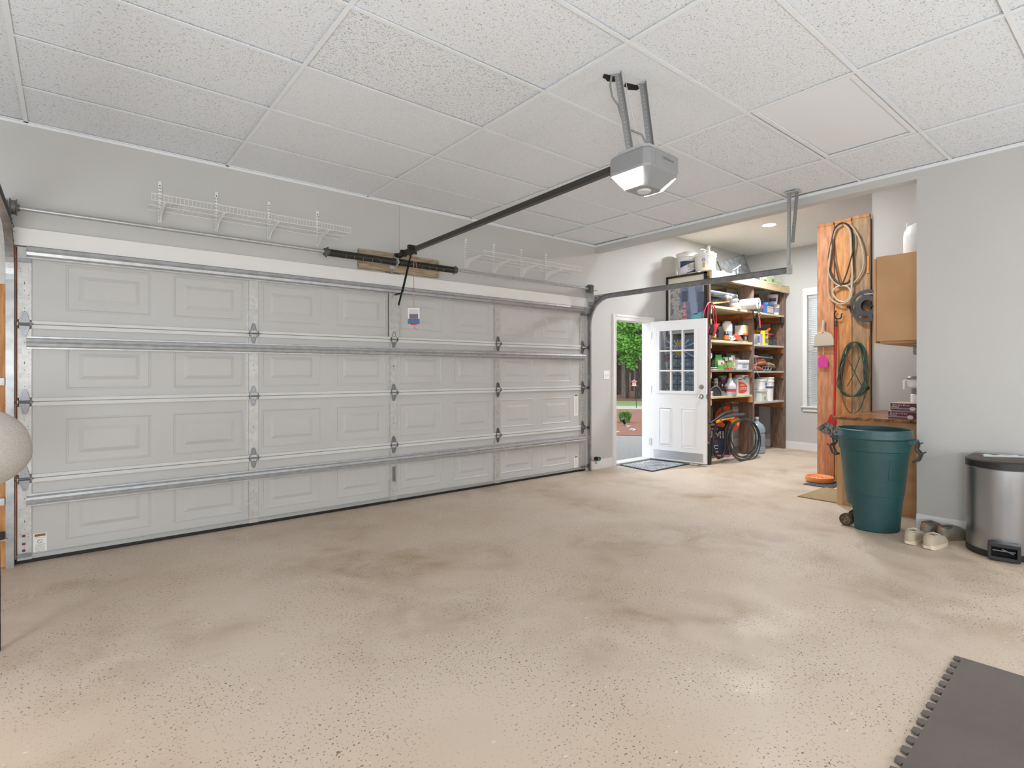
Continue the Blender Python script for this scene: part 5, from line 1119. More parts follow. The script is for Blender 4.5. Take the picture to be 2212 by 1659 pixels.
M().tube([FY(1567, 925), FY(1566, 950), FY(1565, 975), FY(1560, 987), FY(1552, 990), FY(1545, 983), FY(1541, 968)], .019, 10).build('frame_tube', BM, wf, smooth=True)
M().tube([FY(1566, 978), FY(1566, 950), FY(1568, 925), FY(1574, 912)], [.02, .02, .03, .035], 10).build('gun_handle', BM, wf, smooth=True)
M().tube([FY(1533, 915), FY(1548, 905), FY(1556, 899), FY(1566, 893), FY(1582, 888)], [.015, .017, .03, .028, .02], 10).build('gun', BM, wf, smooth=True); M().tube([FY(1582, 888), FY(1590, 887), FY(1594, 886)], [.015, .015, .007], 8).build('nozzle', STEEL, wf, smooth=True)
M().tube([FY(1552, 908, 4.14), FY(1565, 902, 4.14), FY(1586, 898, 4.14), FY(1606, 896, 4.14)], [.02, .03, .032, .028], 12).build('handle_grip', mat('#3c3d40', .3), wf, smooth=True)
mm = M(); q = [onY(*p, 4.12) for p in ((1579, 909), (1597, 903), (1600, 909), (1584, 915))]; mm.prism((0, 4.12, 0), (1, 0, 0), (0, 0, 1), (0, 1, 0), [(p[0], p[2]) for p in q], .02)
q = [onY(*p, 4.12) for p in ((1549, 909), (1556, 906), (1558, 911), (1549, 914))]; mm.prism((0, 4.12, 0), (1, 0, 0), (0, 0, 1), (0, 1, 0), [(p[0], p[2]) for p in q], .02)
q = [onY(*p, 4.11) for p in ((1558, 906), (1587, 901), (1586, 902.5), (1560, 909))]; mm.prism((0, 4.11, 0), (1, 0, 0), (0, 0, 1), (0, 1, 0), [(p[0], p[2]) for p in q], .02)
mm.build('yellow_tag', mat('#f0a81c', .5), wf)
M().cyl(FY(1549, 942), FY(1556, 940), .012, n=8).build('brass_fitting', mat('#a58a5a', .35, .8), wf)
M().lathe((FY(1536, 960)[0], 4.22, 0.0), [(0, 0), (.05, 0), (.055, .3), (.03, .33), (0, .33)], 12).build('engine', BM, wf)
# orange cord + reel
oc = thing('extension_cord', 'bright orange extension cord bundled on a black cord stand under the shelves', 'cord', (7.7, 4.5, 0))
ORC = mat('#f2612c', .5, coat=.2)
def OV(cx, cy, rx, ry, rot, Y, par, r=.0085, nm='cord_loop', mt=ORC):
    pts = []
    for j in range(28):
        a = 2*PI*j/28; x = rx*math.cos(a); y = ry*math.sin(a); X = cx+x*math.cos(rot)-y*math.sin(rot); Yp = cy+x*math.sin(rot)+y*math.cos(rot); pts.append(onY(X, Yp, Y+.015*math.sin(2*a+cx)))
    M().tube(pts, r, 6, closed=True).build(nm, mt, par, smooth=True)
for k in range(9): OV(1566+1.2*k, 900+1.0*k, 20-k*.8+2*math.sin(k), 23-k*.9, .5, 4.50-.014*k, oc)
for k in range(7): OV(1585+.6*k, 914+k*.8, 12-1.4*k, 17-2*k, .2, 4.37-.01*k, oc)
M().tube([onY(x, y, 4.36) for x, y in ((1561, 888), (1561, 874), (1564, 871), (1578, 870), (1580, 874), (1580, 888))], .013, 10).build('stand_handle', BM, oc, smooth=True)
tag(M().box(7.74, 7.95, 4.77, 4.93, 0, .60).build('yellow_case', mat('#e08f24', .5), None, bev=.05), 'orange-yellow plastic case behind the bundled cord', 'case')
yc = thing('yellow_bin', 'yellow plastic bin standing behind the yard sign', 'bin', (8.1, 4.7, 0)); M().box(7.98, 8.32, 4.58, 4.85, .13, .42).build('bin', mat('#d9a41c', .45), yc, bev=.02); M().box(7.96, 8.34, 4.56, 4.87, .40, .43).build('rim', mat('#e6c04a', .45), yc, bev=.005); M().box(8.0, 8.3, 4.6, 4.82, 0, .13).build('stand', mat('#8b8d8f', .4, .5), yc); M().tube([(8.1, 4.55, .12), (8.14, 4.5, .06), (8.2, 4.5, .03)], .012, 6).build('clasp', BLACK, yc)

# ---------------------------------------------------------------- plank panel with hanging things
pn = thing('plank_panel', 'tall panel of three wide wooden boards with tools and hoses hung on it', 'panel', (7.22, 2.55, 0))
for a, b_, m1, zt, xf in ((2.835, 2.645, W_OR2, 3.10, 7.20), (2.636, 2.452, W_OR, 3.11, 7.203), (2.443, 2.262, wood('#bf9f78', '#93765a'), 3.12, 7.20)):
    M().box(xf, xf+.038, b_, a, 0, zt).build('board', m1, pn, bev=.003)
    M().box(xf-.004, xf+.07, b_+.006, a-.006, zt, zt+.035).build('cap_block', wood('#d99a58', '#bd7c40'), pn, bev=.003)
M().box(7.245, 7.7, 2.80, 2.835, 0, 3.10).box(7.245, 7.7, 2.262, 2.30, 0, 3.1).build('side_board', W_OLD, pn)
for z0, z1 in ((2.46, 2.66), (1.50, 1.72)): M().box(7.19, 7.205, 2.268, 2.29, z0, z1).build('edge_block', W_OR, pn)
def PX(x, y, X=7.185): return onX(x, y, X)
def loopX(pts, r, nm, mt, par, X, closed=True, n=7):
    P = [Vector(onX(x, y, X+.006*math.sin(k*1.3))) for k, (x, y) in enumerate(pts)]
    # Catmull-Rom
    out = []; m_ = len(P); rng = range(m_ if closed else m_-1)
    for i in rng:
        p0, p1, p2, p3 = P[(i-1) % m_] if closed or i > 0 else P[i], P[i], P[(i+1) % m_], P[(i+2) % m_] if closed or i+2 < m_ else P[(i+1) % m_]
        for s_ in range(5):
            t_ = s_/5; out.append(.5*((2*p1)+(-p0+p2)*t_+(2*p0-5*p1+4*p2-p3)*t_*t_+(-p0+3*p1-3*p2+p3)*t_**3))
    if not closed: out.append(P[-1])
    return M().tube(out, r, n, closed=closed).build(nm, mt, par, smooth=True)
hz = thing('beige_hose', 'beige and black hoses looped together high on the wooden boards', 'hose', (7.18, 2.5, 2.5))
BG = mat('#c9bda8', .5); BG2 = mat('#b8ad96', .5); BK2 = mat('#3a3733', .5)
loopX([(1823, 482), (1838, 496), (1842, 540), (1843, 590), (1832, 610), (1812, 612), (1795, 590), (1790, 560), (1797, 520), (1806, 490)], .0105, 'hose_loop', BK2, hz, 7.175)
loopX([(1823, 485), (1836, 500), (1839, 545), (1841, 600), (1836, 640), (1822, 652), (1806, 645), (1799, 630), (1812, 618), (1830, 619), (1838, 630)], .011, 'hose_loop', BG, hz, 7.16, False)
loopX([(1820, 485), (1804, 500), (1794, 545), (1789, 580), (1797, 605), (1815, 617), (1842, 612), (1860, 590), (1866, 560), (1858, 520), (1845, 495), (1838, 487)], .010, 'hose_loop', BG2, hz, 7.165, False)
loopX([(1796, 530), (1789, 590), (1789, 630), (1797, 648), (1815, 657), (1832, 651), (1840, 636), (1839, 600)], .010, 'hose_loop', BG2, hz, 7.15, False)
loopX([(1797, 515), (1802, 560), (1811, 600), (1816, 616), (1824, 604), (1835, 570), (1845, 530), (1844, 505)], .008, 'hose_loop', BK2, hz, 7.15, False)
M().cyl(onX(1822, 484, 7.14), onX(1822, 484, 7.21), .006, n=8).build('hook', STEEL, hz)
gh_ = thing('green_cord', 'dark green garden cord looped on the right-hand boards', 'cord', (7.18, 2.4, 1.3)); GM = mat('#35564a', .45)
rr = random.Random(5)
for k in range(8):
    j = lambda v: v+rr.uniform(-6, 6)
    loopX([(1846+rr.uniform(-2, 2), 738), (j(1862), 752), (j(1870), 800), (j(1866), 838), (j(1848), 856), (j(1826), 852), (j(1814), 832), (j(1818), 795), (j(1832), 752)], .0058, 'loop', GM, gh_, 7.12+.008*k)
loopX([(1833, 778), (1850, 812), (1862, 834)], .005, 'strand', GM, gh_, 7.14, False); loopX([(1858, 770), (1842, 812), (1830, 834)], .005, 'strand', GM, gh_, 7.14, False)
loopX([(1819, 845), (1822, 868), (1833, 888), (1845, 893), (1858, 882), (1866, 862), (1873, 842)], .005, 'strand', GM, gh_, 7.14, False)
M().ball(onX(1874, 838, 7.15), .02, .022, .026).build('plug', BLACK, gh_, smooth=True); M().cyl(onX(1846, 738, 7.12), onX(1846, 738, 7.21), .006, n=8).build('hook', STEEL, gh_)
cr = thing('cord_reel', 'round dark grey cord reel hanging beside the wall cabinet', 'reel', (7.16, 2.33, 2.1))
cc = Vector(onX(1873, 660, 7.13)); DG = mat('#47494c', .5)
def ringX(c, r0, r1, th, nm, mt, par, n=32):
    vs = []; fs = []
    for j in range(n):
        a = 2*PI*j/n
        for r_, xx in ((r0, 0), (r1, 0), (r1, th), (r0, th)): vs.append((c.x+xx, c.y+r_*math.cos(a), c.z+r_*math.sin(a)))
    for j in range(n):
        for q in range(4): fs.append((j*4+q, j*4+(q+1) % 4, ((j+1) % n)*4+(q+1) % 4, ((j+1) % n)*4+q))
    return M().add(vs, fs).build(nm, mt, par)
ringX(cc, .155, .185, .02, 'rim', DG, cr); ringX(cc, .065, .12, .02, 'hub', DG, cr); ringX(cc+Vector((.02, 0, 0)), .07, .085, .05, 'core', BLACK, cr)
for k in range(6):
    a = k*PI/3+.3; M().bar(cc+Vector((.01, .11*math.cos(a), .11*math.sin(a))), cc+Vector((.01, .165*math.cos(a), .165*math.sin(a))), .05, .018, (1, 0, 0)).build('spoke', DG, cr)
for a0 in (1.9, 4.3): M().tube([cc+Vector((.025, .14*math.cos(a0+k*.12), .14*math.sin(a0+k*.12))) for k in range(6)], .008, 6).build('cord', mat('#d8472c', .5), cr)
M().cyl(cc+Vector((-.03, .185, .0)), cc+Vector((.02, .185, .0)), .018, n=10).build('knob', BLACK, cr); M().bar(cc+Vector((.03, -.06, -.01)), cc+Vector((.03, .05, .03)), .02, .02).build('handle', BLACK, cr); M().box(cc.x-.002, cc.x, cc.y-.06, cc.y+.03, cc.z+.125, cc.z+.14).build('printed_strip', mat('#9a9a96', .5), cr)
hk = loopX([(1806, 671), (1803, 678), (1804, 686), (1811, 689), (1817, 686), (1818, 679), (1821, 677)], .007, 'screw_hook', BLACK, None, 7.17, False); tag(hk, 'black screw hook above the red broom', 'hook')
# dustpan, swatter, broom
dp = thing('dustpan', 'beige dustpan hung on the left wooden board', 'dustpan', (7.17, 2.77, 1.7)); BE = mat('#cbbfae', .45)
q = [onX(*p, 7.15) for p in ((1758, 749), (1758, 730), (1761, 722), (1769, 718), (1776, 716), (1781, 716), (1789, 718), (1797, 723), (1801, 733), (1801, 746))]
M().prism((7.15, 0, 0), (0, 1, 0), (0, 0, 1), (1, 0, 0), [(p[1], p[2]) for p in q], .03).build('pan', BE, dp, bev=.006)
M().tube([onX(1778, 718, 7.16), onX(1778, 706, 7.16), onX(1779, 692, 7.17)], [.022, .016, .018], 10).build('handle', BE, dp, smooth=True); q1, q2 = onX(1758, 749, 7.14), onX(1800, 747, 7.14); M().bar(q1, q2, .012, .012).build('lip', mat('#6b6a68', .5), dp)
fs_ = thing('fly_swatter', 'pink plastic swatter hanging below the dustpan', 'swatter', (7.17, 2.77, 1.4)); PK = mat('#d8489c', .45)
q = [onX(*p, 7.165) for p in ((1767, 793), (1766, 775), (1774, 767), (1781, 767), (1788, 774), (1788, 794))]; M().prism((7.165, 0, 0), (0, 1, 0), (0, 0, 1), (1, 0, 0), [(p[1], p[2]) for p in q], .006).build('head', PK, fs_, bev=.002); M().tube([onX(1778, 767, 7.165), onX(1780, 759, 7.165), onX(1778, 750, 7.165)], .003, 6).build('handle', WHITE, fs_)
br = thing('broom', 'broom with a red handle and grey bristles leaning on the wooden boards', 'broom', (7.1, 2.65, 0))
RB = mat('#c9242f', .35); a, b_, c = Vector(onX(1806, 693, 7.17)), Vector(onX(1806, 706, 7.165)), Vector(onX(1802, 905, 7.08))
M().cyl(b_, c, .0125, n=12).build('handle', RB, br, smooth=True); M().cyl(a, b_, .014, n=12).build('grip', mat('#3b3b3e', .5), br, smooth=True); M().tube([a, a+Vector((0, 0, .02)), a+Vector((0, .01, .035))], .003, 6).build('hang_loop', BLACK, br)
c = Vector(onX(1799, 908, 7.06)); dwn = (Vector(onX(1786, 938, 7.06))-c).normalized(); sdv = Vector((0, dwn.z, -dwn.y))
M().obox(c+dwn*-.01, sdv, dwn, (1, 0, 0), .05, .05, .02).build('head', RB, br, bev=.01)
mm = M()
for k in range(70):
    u = -1+2*k/69; xo = Vector((rr.uniform(-.012, .012), 0, 0)); mm.bar(c+dwn*.035+sdv*.045*u+xo, c+dwn*(.19-.02*abs(u))+sdv*.135*u+xo, .006, .006)
mm.build('bristles', mat('#9a9b9f', .8, noise=(25, '#55565a', .4, .6)), br, kind='stuff')
# counter and wall cabinets
ct = thing('base_cabinet', 'maple base cabinet end under the plank counter', 'cabinet', (6.5, 1.75, 0))
M().box(5.90, 5.918, 1.39, 2.09, 0, .845).build('end_panel', PLY, ct, bev=.001); M().box(5.90, 5.92, 2.09, 2.14, .0, .845).build('face_stile', MAPLE, ct, bev=.002)
M().box(5.918, 7.24, 1.39, 2.08, .09, .84).build('carcass', PLY, ct)
for k in range(3): d_ = M().box(5.95+k*.43, 6.36+k*.43, 2.085, 2.105, .12, .82).build('door', MAPLE, ct, bev=.003); M().cyl((6.33+k*.43, 2.105, .7), (6.33+k*.43, 2.125, .7), .012, n=10).build('knob', STEEL, d_)
wt = thing('counter_top', 'glossy dark-stained plank counter over the base cabinet', 'counter', (6.5, 1.78, .845))
yy = [1.39, 1.52, 1.66, 1.80, 1.93, 2.05, 2.175]
for a, b_ in zip(yy, yy[1:]): M().box(5.855, 7.245, a, b_-.003, .846, .874).build('plank', W_TOP, wt, bev=.004)
wc = thing('wall_cabinet', 'maple wall cabinet hanging over the counter', 'cabinet', (6.4, 1.62, 1.58))
M().box(5.90, 7.24, 1.395, 1.80, 1.60, 2.395).build('carcass', MAPLE, wc, bev=.002)
for k in range(3): d_ = M().box(5.895+k*.45, 6.335+k*.45, 1.803, 1.822, 1.585, 2.38).build('door', MAPLE, wc, bev=.003); M().cyl((6.30+k*.45, 1.822, 1.64), (6.30+k*.45, 1.84, 1.64), .012, n=10).build('knob', STEEL, d_)
M().box(5.93, 7.2, 1.42, 1.78, 1.575, 1.60).build('bottom_rail', PLY, wc)
tag(M().box(5.93, 6.02, 1.44, 1.52, 1.47, 1.574).build('speckled_block', mat('#9a9a98', .8, noise=(60, '#6b6b6a', .4, .6)), None, bev=.004), 'grey speckled block under the wall cabinet', 'block')
jt = thing('white_jug', 'white plastic jug standing on top of the wall cabinet', 'jug', (6.1, 1.5, 2.395)); M().lathe((6.10, 1.50, 2.396), [(0, 0), (.125, 0), (.135, .02), (.135, .17), (.13, .22), (.10, .27), (.05, .29), (0, .29)], 24).build('body', mat('#e8e8ea', .4), jt, smooth=True); M().cyl((6.075, 1.595, 2.60), (6.075, 1.60, 2.70), .016, .008, n=10).build('spout', mat('#e8e8ea', .4), jt, smooth=True)
for k, (z, x0, yl, lb) in enumerate(((.876, 5.93, 1.715, 'maroon and grey filter carton lying on the counter, lower of two'), (.952, 5.94, 1.70, 'maroon and grey filter carton lying on the counter, upper of two'))):
    t = thing('filter_carton', lb, 'box', (x0+.2, 1.5, z), 'maroon cartons on the counter'); M().box(x0, x0+.30, 1.40, yl, z, z+.072).build('box', mat('#b9a184', .6), t)
    M().box(x0-.0015, x0, 1.40, yl-.004, z+.004, z+.068).build('maroon_face', mat('#5e1f3d', .5), t)
    M().box(x0-.003, x0-.0015, yl-.16, yl-.006, z+.016, z+.028).build('grey_band', mat('#8d8389', .5), t); M().prism((x0-.0015, yl-.175, z+.022), (0, 1, 0), (0, 0, 1), (-1, 0, 0), [(.024*math.cos(a*PI/8), .018*math.sin(a*PI/8)) for a in range(16)], .002).build('white_circle', mat('#d8d0cc', .5), t)
    text('35 in W x 72 in L', .019, (x0-.002, yl-.085, z+.052), (0, -1, 0), (0, 0, 1), PAPER, t, sx=1.0); M().box(x0-.003, x0-.0015, yl-.07, yl-.012, z+.034, z+.038).build('printed_line', PAPER, t)
cf = thing('coffee_maker', 'white and grey kitchen gadget standing on the maroon cartons', 'gadget', (6.05, 1.53, 1.026)); GX, GYY = 6.04, 1.515
M().lathe((GX, GYY, 1.026), [(0, 0), (.05, 0), (.052, .01), (.05, .075), (.045, .08)], 20).build('base', WHITE, cf, smooth=True); M().lathe((GX, GYY, 1.026), [(.045, .08), (.046, .14), (.06, .15)], 20).build('neck', mat('#7f8083', .4), cf, smooth=True)
M().lathe((GX, GYY, 1.026), [(.045, .135), (.072, .15), (.076, .21), (.07, .215)], 20).build('bowl', WHITE, cf, smooth=True); M().lathe((GX, GYY, 1.026), [(.0, .222), (.08, .22), (.082, .232), (.07, .245), (0, .247)], 20).build('lid', mat('#85868a', .4), cf, smooth=True); M().tube([(GX-.01, GYY+.075, 1.235), (GX-.01, GYY+.10, 1.23), (GX-.01, GYY+.10, 1.15)], .010, 8).build('handle', WHITE, cf, smooth=True)

# ---------------------------------------------------------------- floor things by the counter
ts_ = thing('target_dish', 'orange plastic ring dish on a black mat by the wooden boards', 'dish', (6.95, 2.78, 0)); ox, oy = 6.93, 2.70
M().lathe((ox, oy, .012), [(0, 0), (.145, 0), (.15, .01), (.15, .055), (.14, .06), (.13, .05), (.12, .02), (.02, .02), (0, .05)], 32).build('dish', mat('#f39a5c', .5), ts_, smooth=True, angle=.5)
mm = M()
for k in range(7):
    a = k*.9; mm.tube([(ox+(.05+.055*s_/5)*math.cos(a+s_*.2), oy+(.05+.055*s_/5)*math.sin(a+s_*.2), .055) for s_ in range(6)], .010, 6)
mm.build('swirl_rib', mat('#f6ab70', .5), ts_, smooth=True)
tag(M().box(6.63, 7.10, 2.46, 2.76, 0, .008).build('black_mat', mat('#2f3033', .9, noise=(80, '#55575b', .4, .65), bump=(90, .8)), None), 'small black mat under the orange dish', 'mat')
tm2 = thing('tan_mat', 'tan ribbed mat on the floor in front of the base cabinet', 'mat', (6.2, 2.3, 0))
M().box(5.93, 6.62, 2.15, 2.53, 0, .006).build('backing', mat('#7a6a4e', .9), tm2); mm = M(); 
for k in range(22): mm.box(5.945+k*.031, 5.965+k*.031, 2.165, 2.515, .006, .010)
mm.build('rib', mat('#b39d78', .9, bump=(150, .6)), tm2, kind='stuff')
# green bin
gb = thing('wheeled_bin', 'tall dark green wheeled trash can without a lid beside the counter', 'trash can', (5.14, 1.52, 0)); gx, gy = 5.255, 1.62
GN = mat('#21484a', .45, noise=(3, '#24504f', .4, .6), bump=(120, .1)); GN2 = mat('#2f575b', .4, noise=(60, '#295053', .35, .6))
e0 = math.atan2(-gy, -gx)
mm = M(); prof = [(0, .0), (.185, .0), (.193, .01), (.206, .165), (.2085, .19), (.209, .198), (.222, .30), (.226, .303), (.262, .66), (.272, .665), (.278, .755), (.287, .765), (.289, .79), (.283, .80), (.284, .83), (.276, .835), (.273, .78), (.262, .70), (.22, .35), (.18, .02), (0, .02)]
vs = []; fs = []; n = 56; lw = math.atan2(.35, -1)    # wheel side, viewer's left
wd = Vector((.0, 1, 0)).normalized(); wa = math.atan2(wd.y, wd.x)
for i, (r_, z) in enumerate(prof):
    for j in range(n):
        a = 2*PI*j/n; rr_ = r_ = prof[i][0]*.935; dlt = abs((a-wa+PI) % (2*PI)-PI)
        if z < .193 and dlt < .95 and r_ > .05: rr_ = r_*(1-.50*max(0, math.cos(dlt/.95*PI/2))**.7*(1 if z < .17 else .5))
        vs.append((gx+rr_*math.cos(a), gy+rr_*math.sin(a), z))
for i in range(len(prof)-1):
    for j in range(n): fs.append((i*n+j, i*n+(j+1) % n, (i+1)*n+(j+1) % n, (i+1)*n+j))
mm.add(vs, fs).build('body', GN, gb, smooth=True, angle=.55)
M().lathe((gx, gy, 0), [(r0_*.935, z0_) for r0_, z0_ in ((.2845, .765), (.2905, .768), (.2915, .788), (.2855, .803), (.2865, .832), (.279, .8375), (.275, .832))], 56).build('rim', GN2, gb, smooth=True, angle=.5)
# moulded panel
pa = e0+.55; 
def arc_line(a0, a1, z0, z1, nn=8): return [(gx+(.2+.0385*((z0+(z1-z0)*k/nn))+.035*((z0+(z1-z0)*k/nn)))*1 and gx+(.2265+(z0+(z1-z0)*k/nn-.303)*.1008+.001)*.935*math.cos(a0+(a1-a0)*k/nn), gy+(.2265+(z0+(z1-z0)*k/nn-.303)*.1008+.001)*.935*math.sin(a0+(a1-a0)*k/nn), z0+(z1-z0)*k/nn) for k in range(nn+1)]
mm = M()
for A_ in ((pa-.1, pa+.5, .60, .60), (pa-.1, pa+.5, .44, .44), (pa-.1, pa-.1, .44, .60)): mm.tube(arc_line(*A_), .0022, 5)
mm.build('moulded_panel_edge', GN, gb, smooth=True)
for sd in (1, -1):
    av = wd*(-sd); base_ = Vector((gx, gy, 0))+av*.262; tg_ = Vector((-av.y, av.x, 0))
    M().obox(base_+Vector((0, 0, .745))+av*.015, av, tg_, (0, 0, 1), .025, .055, .02).build('handle_mount', GN2, gb, bev=.005)
    mm = M()
    for s_ in (-1, 1):
        o_ = base_+tg_*.035*s_
        for p, q in (((.03, .76), (.045, .735)), ((.045, .735), (.035, .69)), ((.035, .69), (.065, .655)), ((.065, .655), (.045, .60)), ((.045, .60), (.015, .585))): mm.bar(o_+av*p[0]+Vector((0, 0, p[1])), o_+av*q[0]+Vector((0, 0, q[1])), .012, .016)
        mm.bar(o_+av*.045+Vector((0, 0, .735)), o_+av*.07+Vector((0, 0, .745)), .010, .01); mm.bar(o_+av*.065+Vector((0, 0, .655)), o_+av*.09+Vector((0, 0, .675)), .010, .01)
    mm.bar(base_+av*.02-tg_*.035+Vector((0, 0, .59)), base_+av*.02+tg_*.035+Vector((0, 0, .59)), .014, .014); mm.build('latch_handle', mat('#3a3a3b', .4), gb, bev=.003)
for s_ in (-1, 1):
    wcx = Vector((gx, gy, .052))+wd*.172+Vector((-wd.y, wd.x, 0))*.10*s_; axv = Vector((-wd.y, wd.x, 0))*.02
    wl = M().cyl(wcx-axv, wcx+axv, .052, n=24).build('wheel', mat('#4a3f36', .7, noise=(30, '#2e2925', .4, .6)), gb, smooth=True, angle=.6)
    fr_ = wcx+axv*1.05*(-1 if (wcx-axv).length < (wcx+axv).length else 1); M().cyl(fr_, fr_+(fr_-wcx)*.05, .036, n=18).build('hubcap', mat('#7a5a3c', .6, noise=(40, '#3c3028', .4, .55)), wl); 
M().cyl(Vector((gx, gy, .052))+wd*.172-Vector((-wd.y, wd.x, 0))*.14, Vector((gx, gy, .052))+wd*.172+Vector((-wd.y, wd.x, 0))*.14, .007, n=8).build('axle', STEEL, gb)
# steel can
sc_ = thing('step_can', 'brushed steel half-round pedal trash can with a black lid at the right wall', 'trash can', (5.26, .82, 0)); sx_, sy_, SR = 5.215, .80, .215
def dshape(r, z, nn=36): 
    out = []
    for j in range(nn+1):
        a = PI/2+PI*j/nn; out.append((sx_+.07+(r+.02)*math.cos(a)*1.05, sy_+(r)*math.sin(a), z))
    out += [(sx_+.07+.19*(r/SR), sy_-r, z), (sx_+.07+.19*(r/SR), sy_+r, z)]
    return out
def dloft(lv, cap=True):
    mm = M(); vs = []; fs = []; k = None
    for r, z in lv: ring = dshape(r, z); k = len(ring); vs += ring
    for i in range(len(lv)-1):
        for j in range(k): fs.append((i*k+j, i*k+(j+1) % k, (i+1)*k+(j+1) % k, (i+1)*k+j))
    if cap: fs += [tuple(range(k))[::-1], tuple((len(lv)-1)*k+j for j in range(k))]
    return mm.add(vs, fs)
BP = mat('#222223', .4)
dloft([(SR, .045), (SR, .625)]).build('body', BRUSHED, sc_, smooth=True, angle=.7); dloft([(SR+.002, 0), (SR+.004, .045)]).build('base', BP, sc_, smooth=True, angle=.7)
dloft([(SR+.004, .625), (SR+.006, .672), (SR-.01, .682)]).build('lid', BP, sc_, smooth=True, angle=.7); dloft([(SR-.012, .681), (SR-.03, .686)]).build('lid_top', mat('#6b5c4a', .6, noise=(9, '#4a4038', .35, .65)), sc_, smooth=True)
M().tube([dshape(SR+.0045, .622)[j] for j in range(37)], .0025, 5).build('trim_ring', STEEL, sc_, smooth=True)
pdv = Vector((-.985, -.17, 0)); pds = Vector((.17, -.985, 0)); pc0 = Vector((sx_-.185, sy_-.035, 0))
mm = M(); 
for z in (.022, .112): mm.obox(pc0+pdv*.02+Vector((0, 0, z)), pds, pdv, (0, 0, 1), .085, .035, .012)
for s_ in (-1, 1): mm.obox(pc0+pdv*.02+pds*.076*s_+Vector((0, 0, .067)), pds, pdv, (0, 0, 1), .010, .035, .045)
mm.build('pedal_housing', BP, sc_, bev=.003); M().obox(pc0+pdv*.0+Vector((0, 0, .067)), pds, pdv, (0, 0, 1), .07, .004, .035).build('recess', mat('#0c0c0c', .9), sc_)
M().bar(pc0+pdv*.03+pds*-.01+Vector((0, 0, .085)), pc0+pdv*.035+pds*.05+Vector((0, 0, .06)), .008, .006).bar(pc0+pdv*.02+pds*-.06+Vector((0, 0, .07)), pc0+pdv*.02+pds*.06+Vector((0, 0, .07)), .006, .006).build('pedal_rod', STEEL, sc_)
bgm = M(); vs = []; fs = []
for k in range(14):
    a = PI*.62+PI*.62*k/13; x, y = sx_+.07+(SR-.02)*math.cos(a), sy_+(SR-.02)*math.sin(a)
for k in range(12): u = k/11; vs += [(sx_+.02+.20*u, sy_+.11-.25*u, .684), (sx_+.02+.2*u, sy_+.11-.25*u, .700+.006*math.sin(k*2.1)), (sx_+.05+.2*u, sy_+.13-.24*u, .697+.006*math.sin(k*1.3))]
for k in range(11): fs += [(3*k, 3*k+3, 3*k+4, 3*k+1), (3*k+1, 3*k+4, 3*k+5, 3*k+2)]
bgm.add(vs, fs).build('liner_edge', mat('#bfc6c6', .3), sc_)
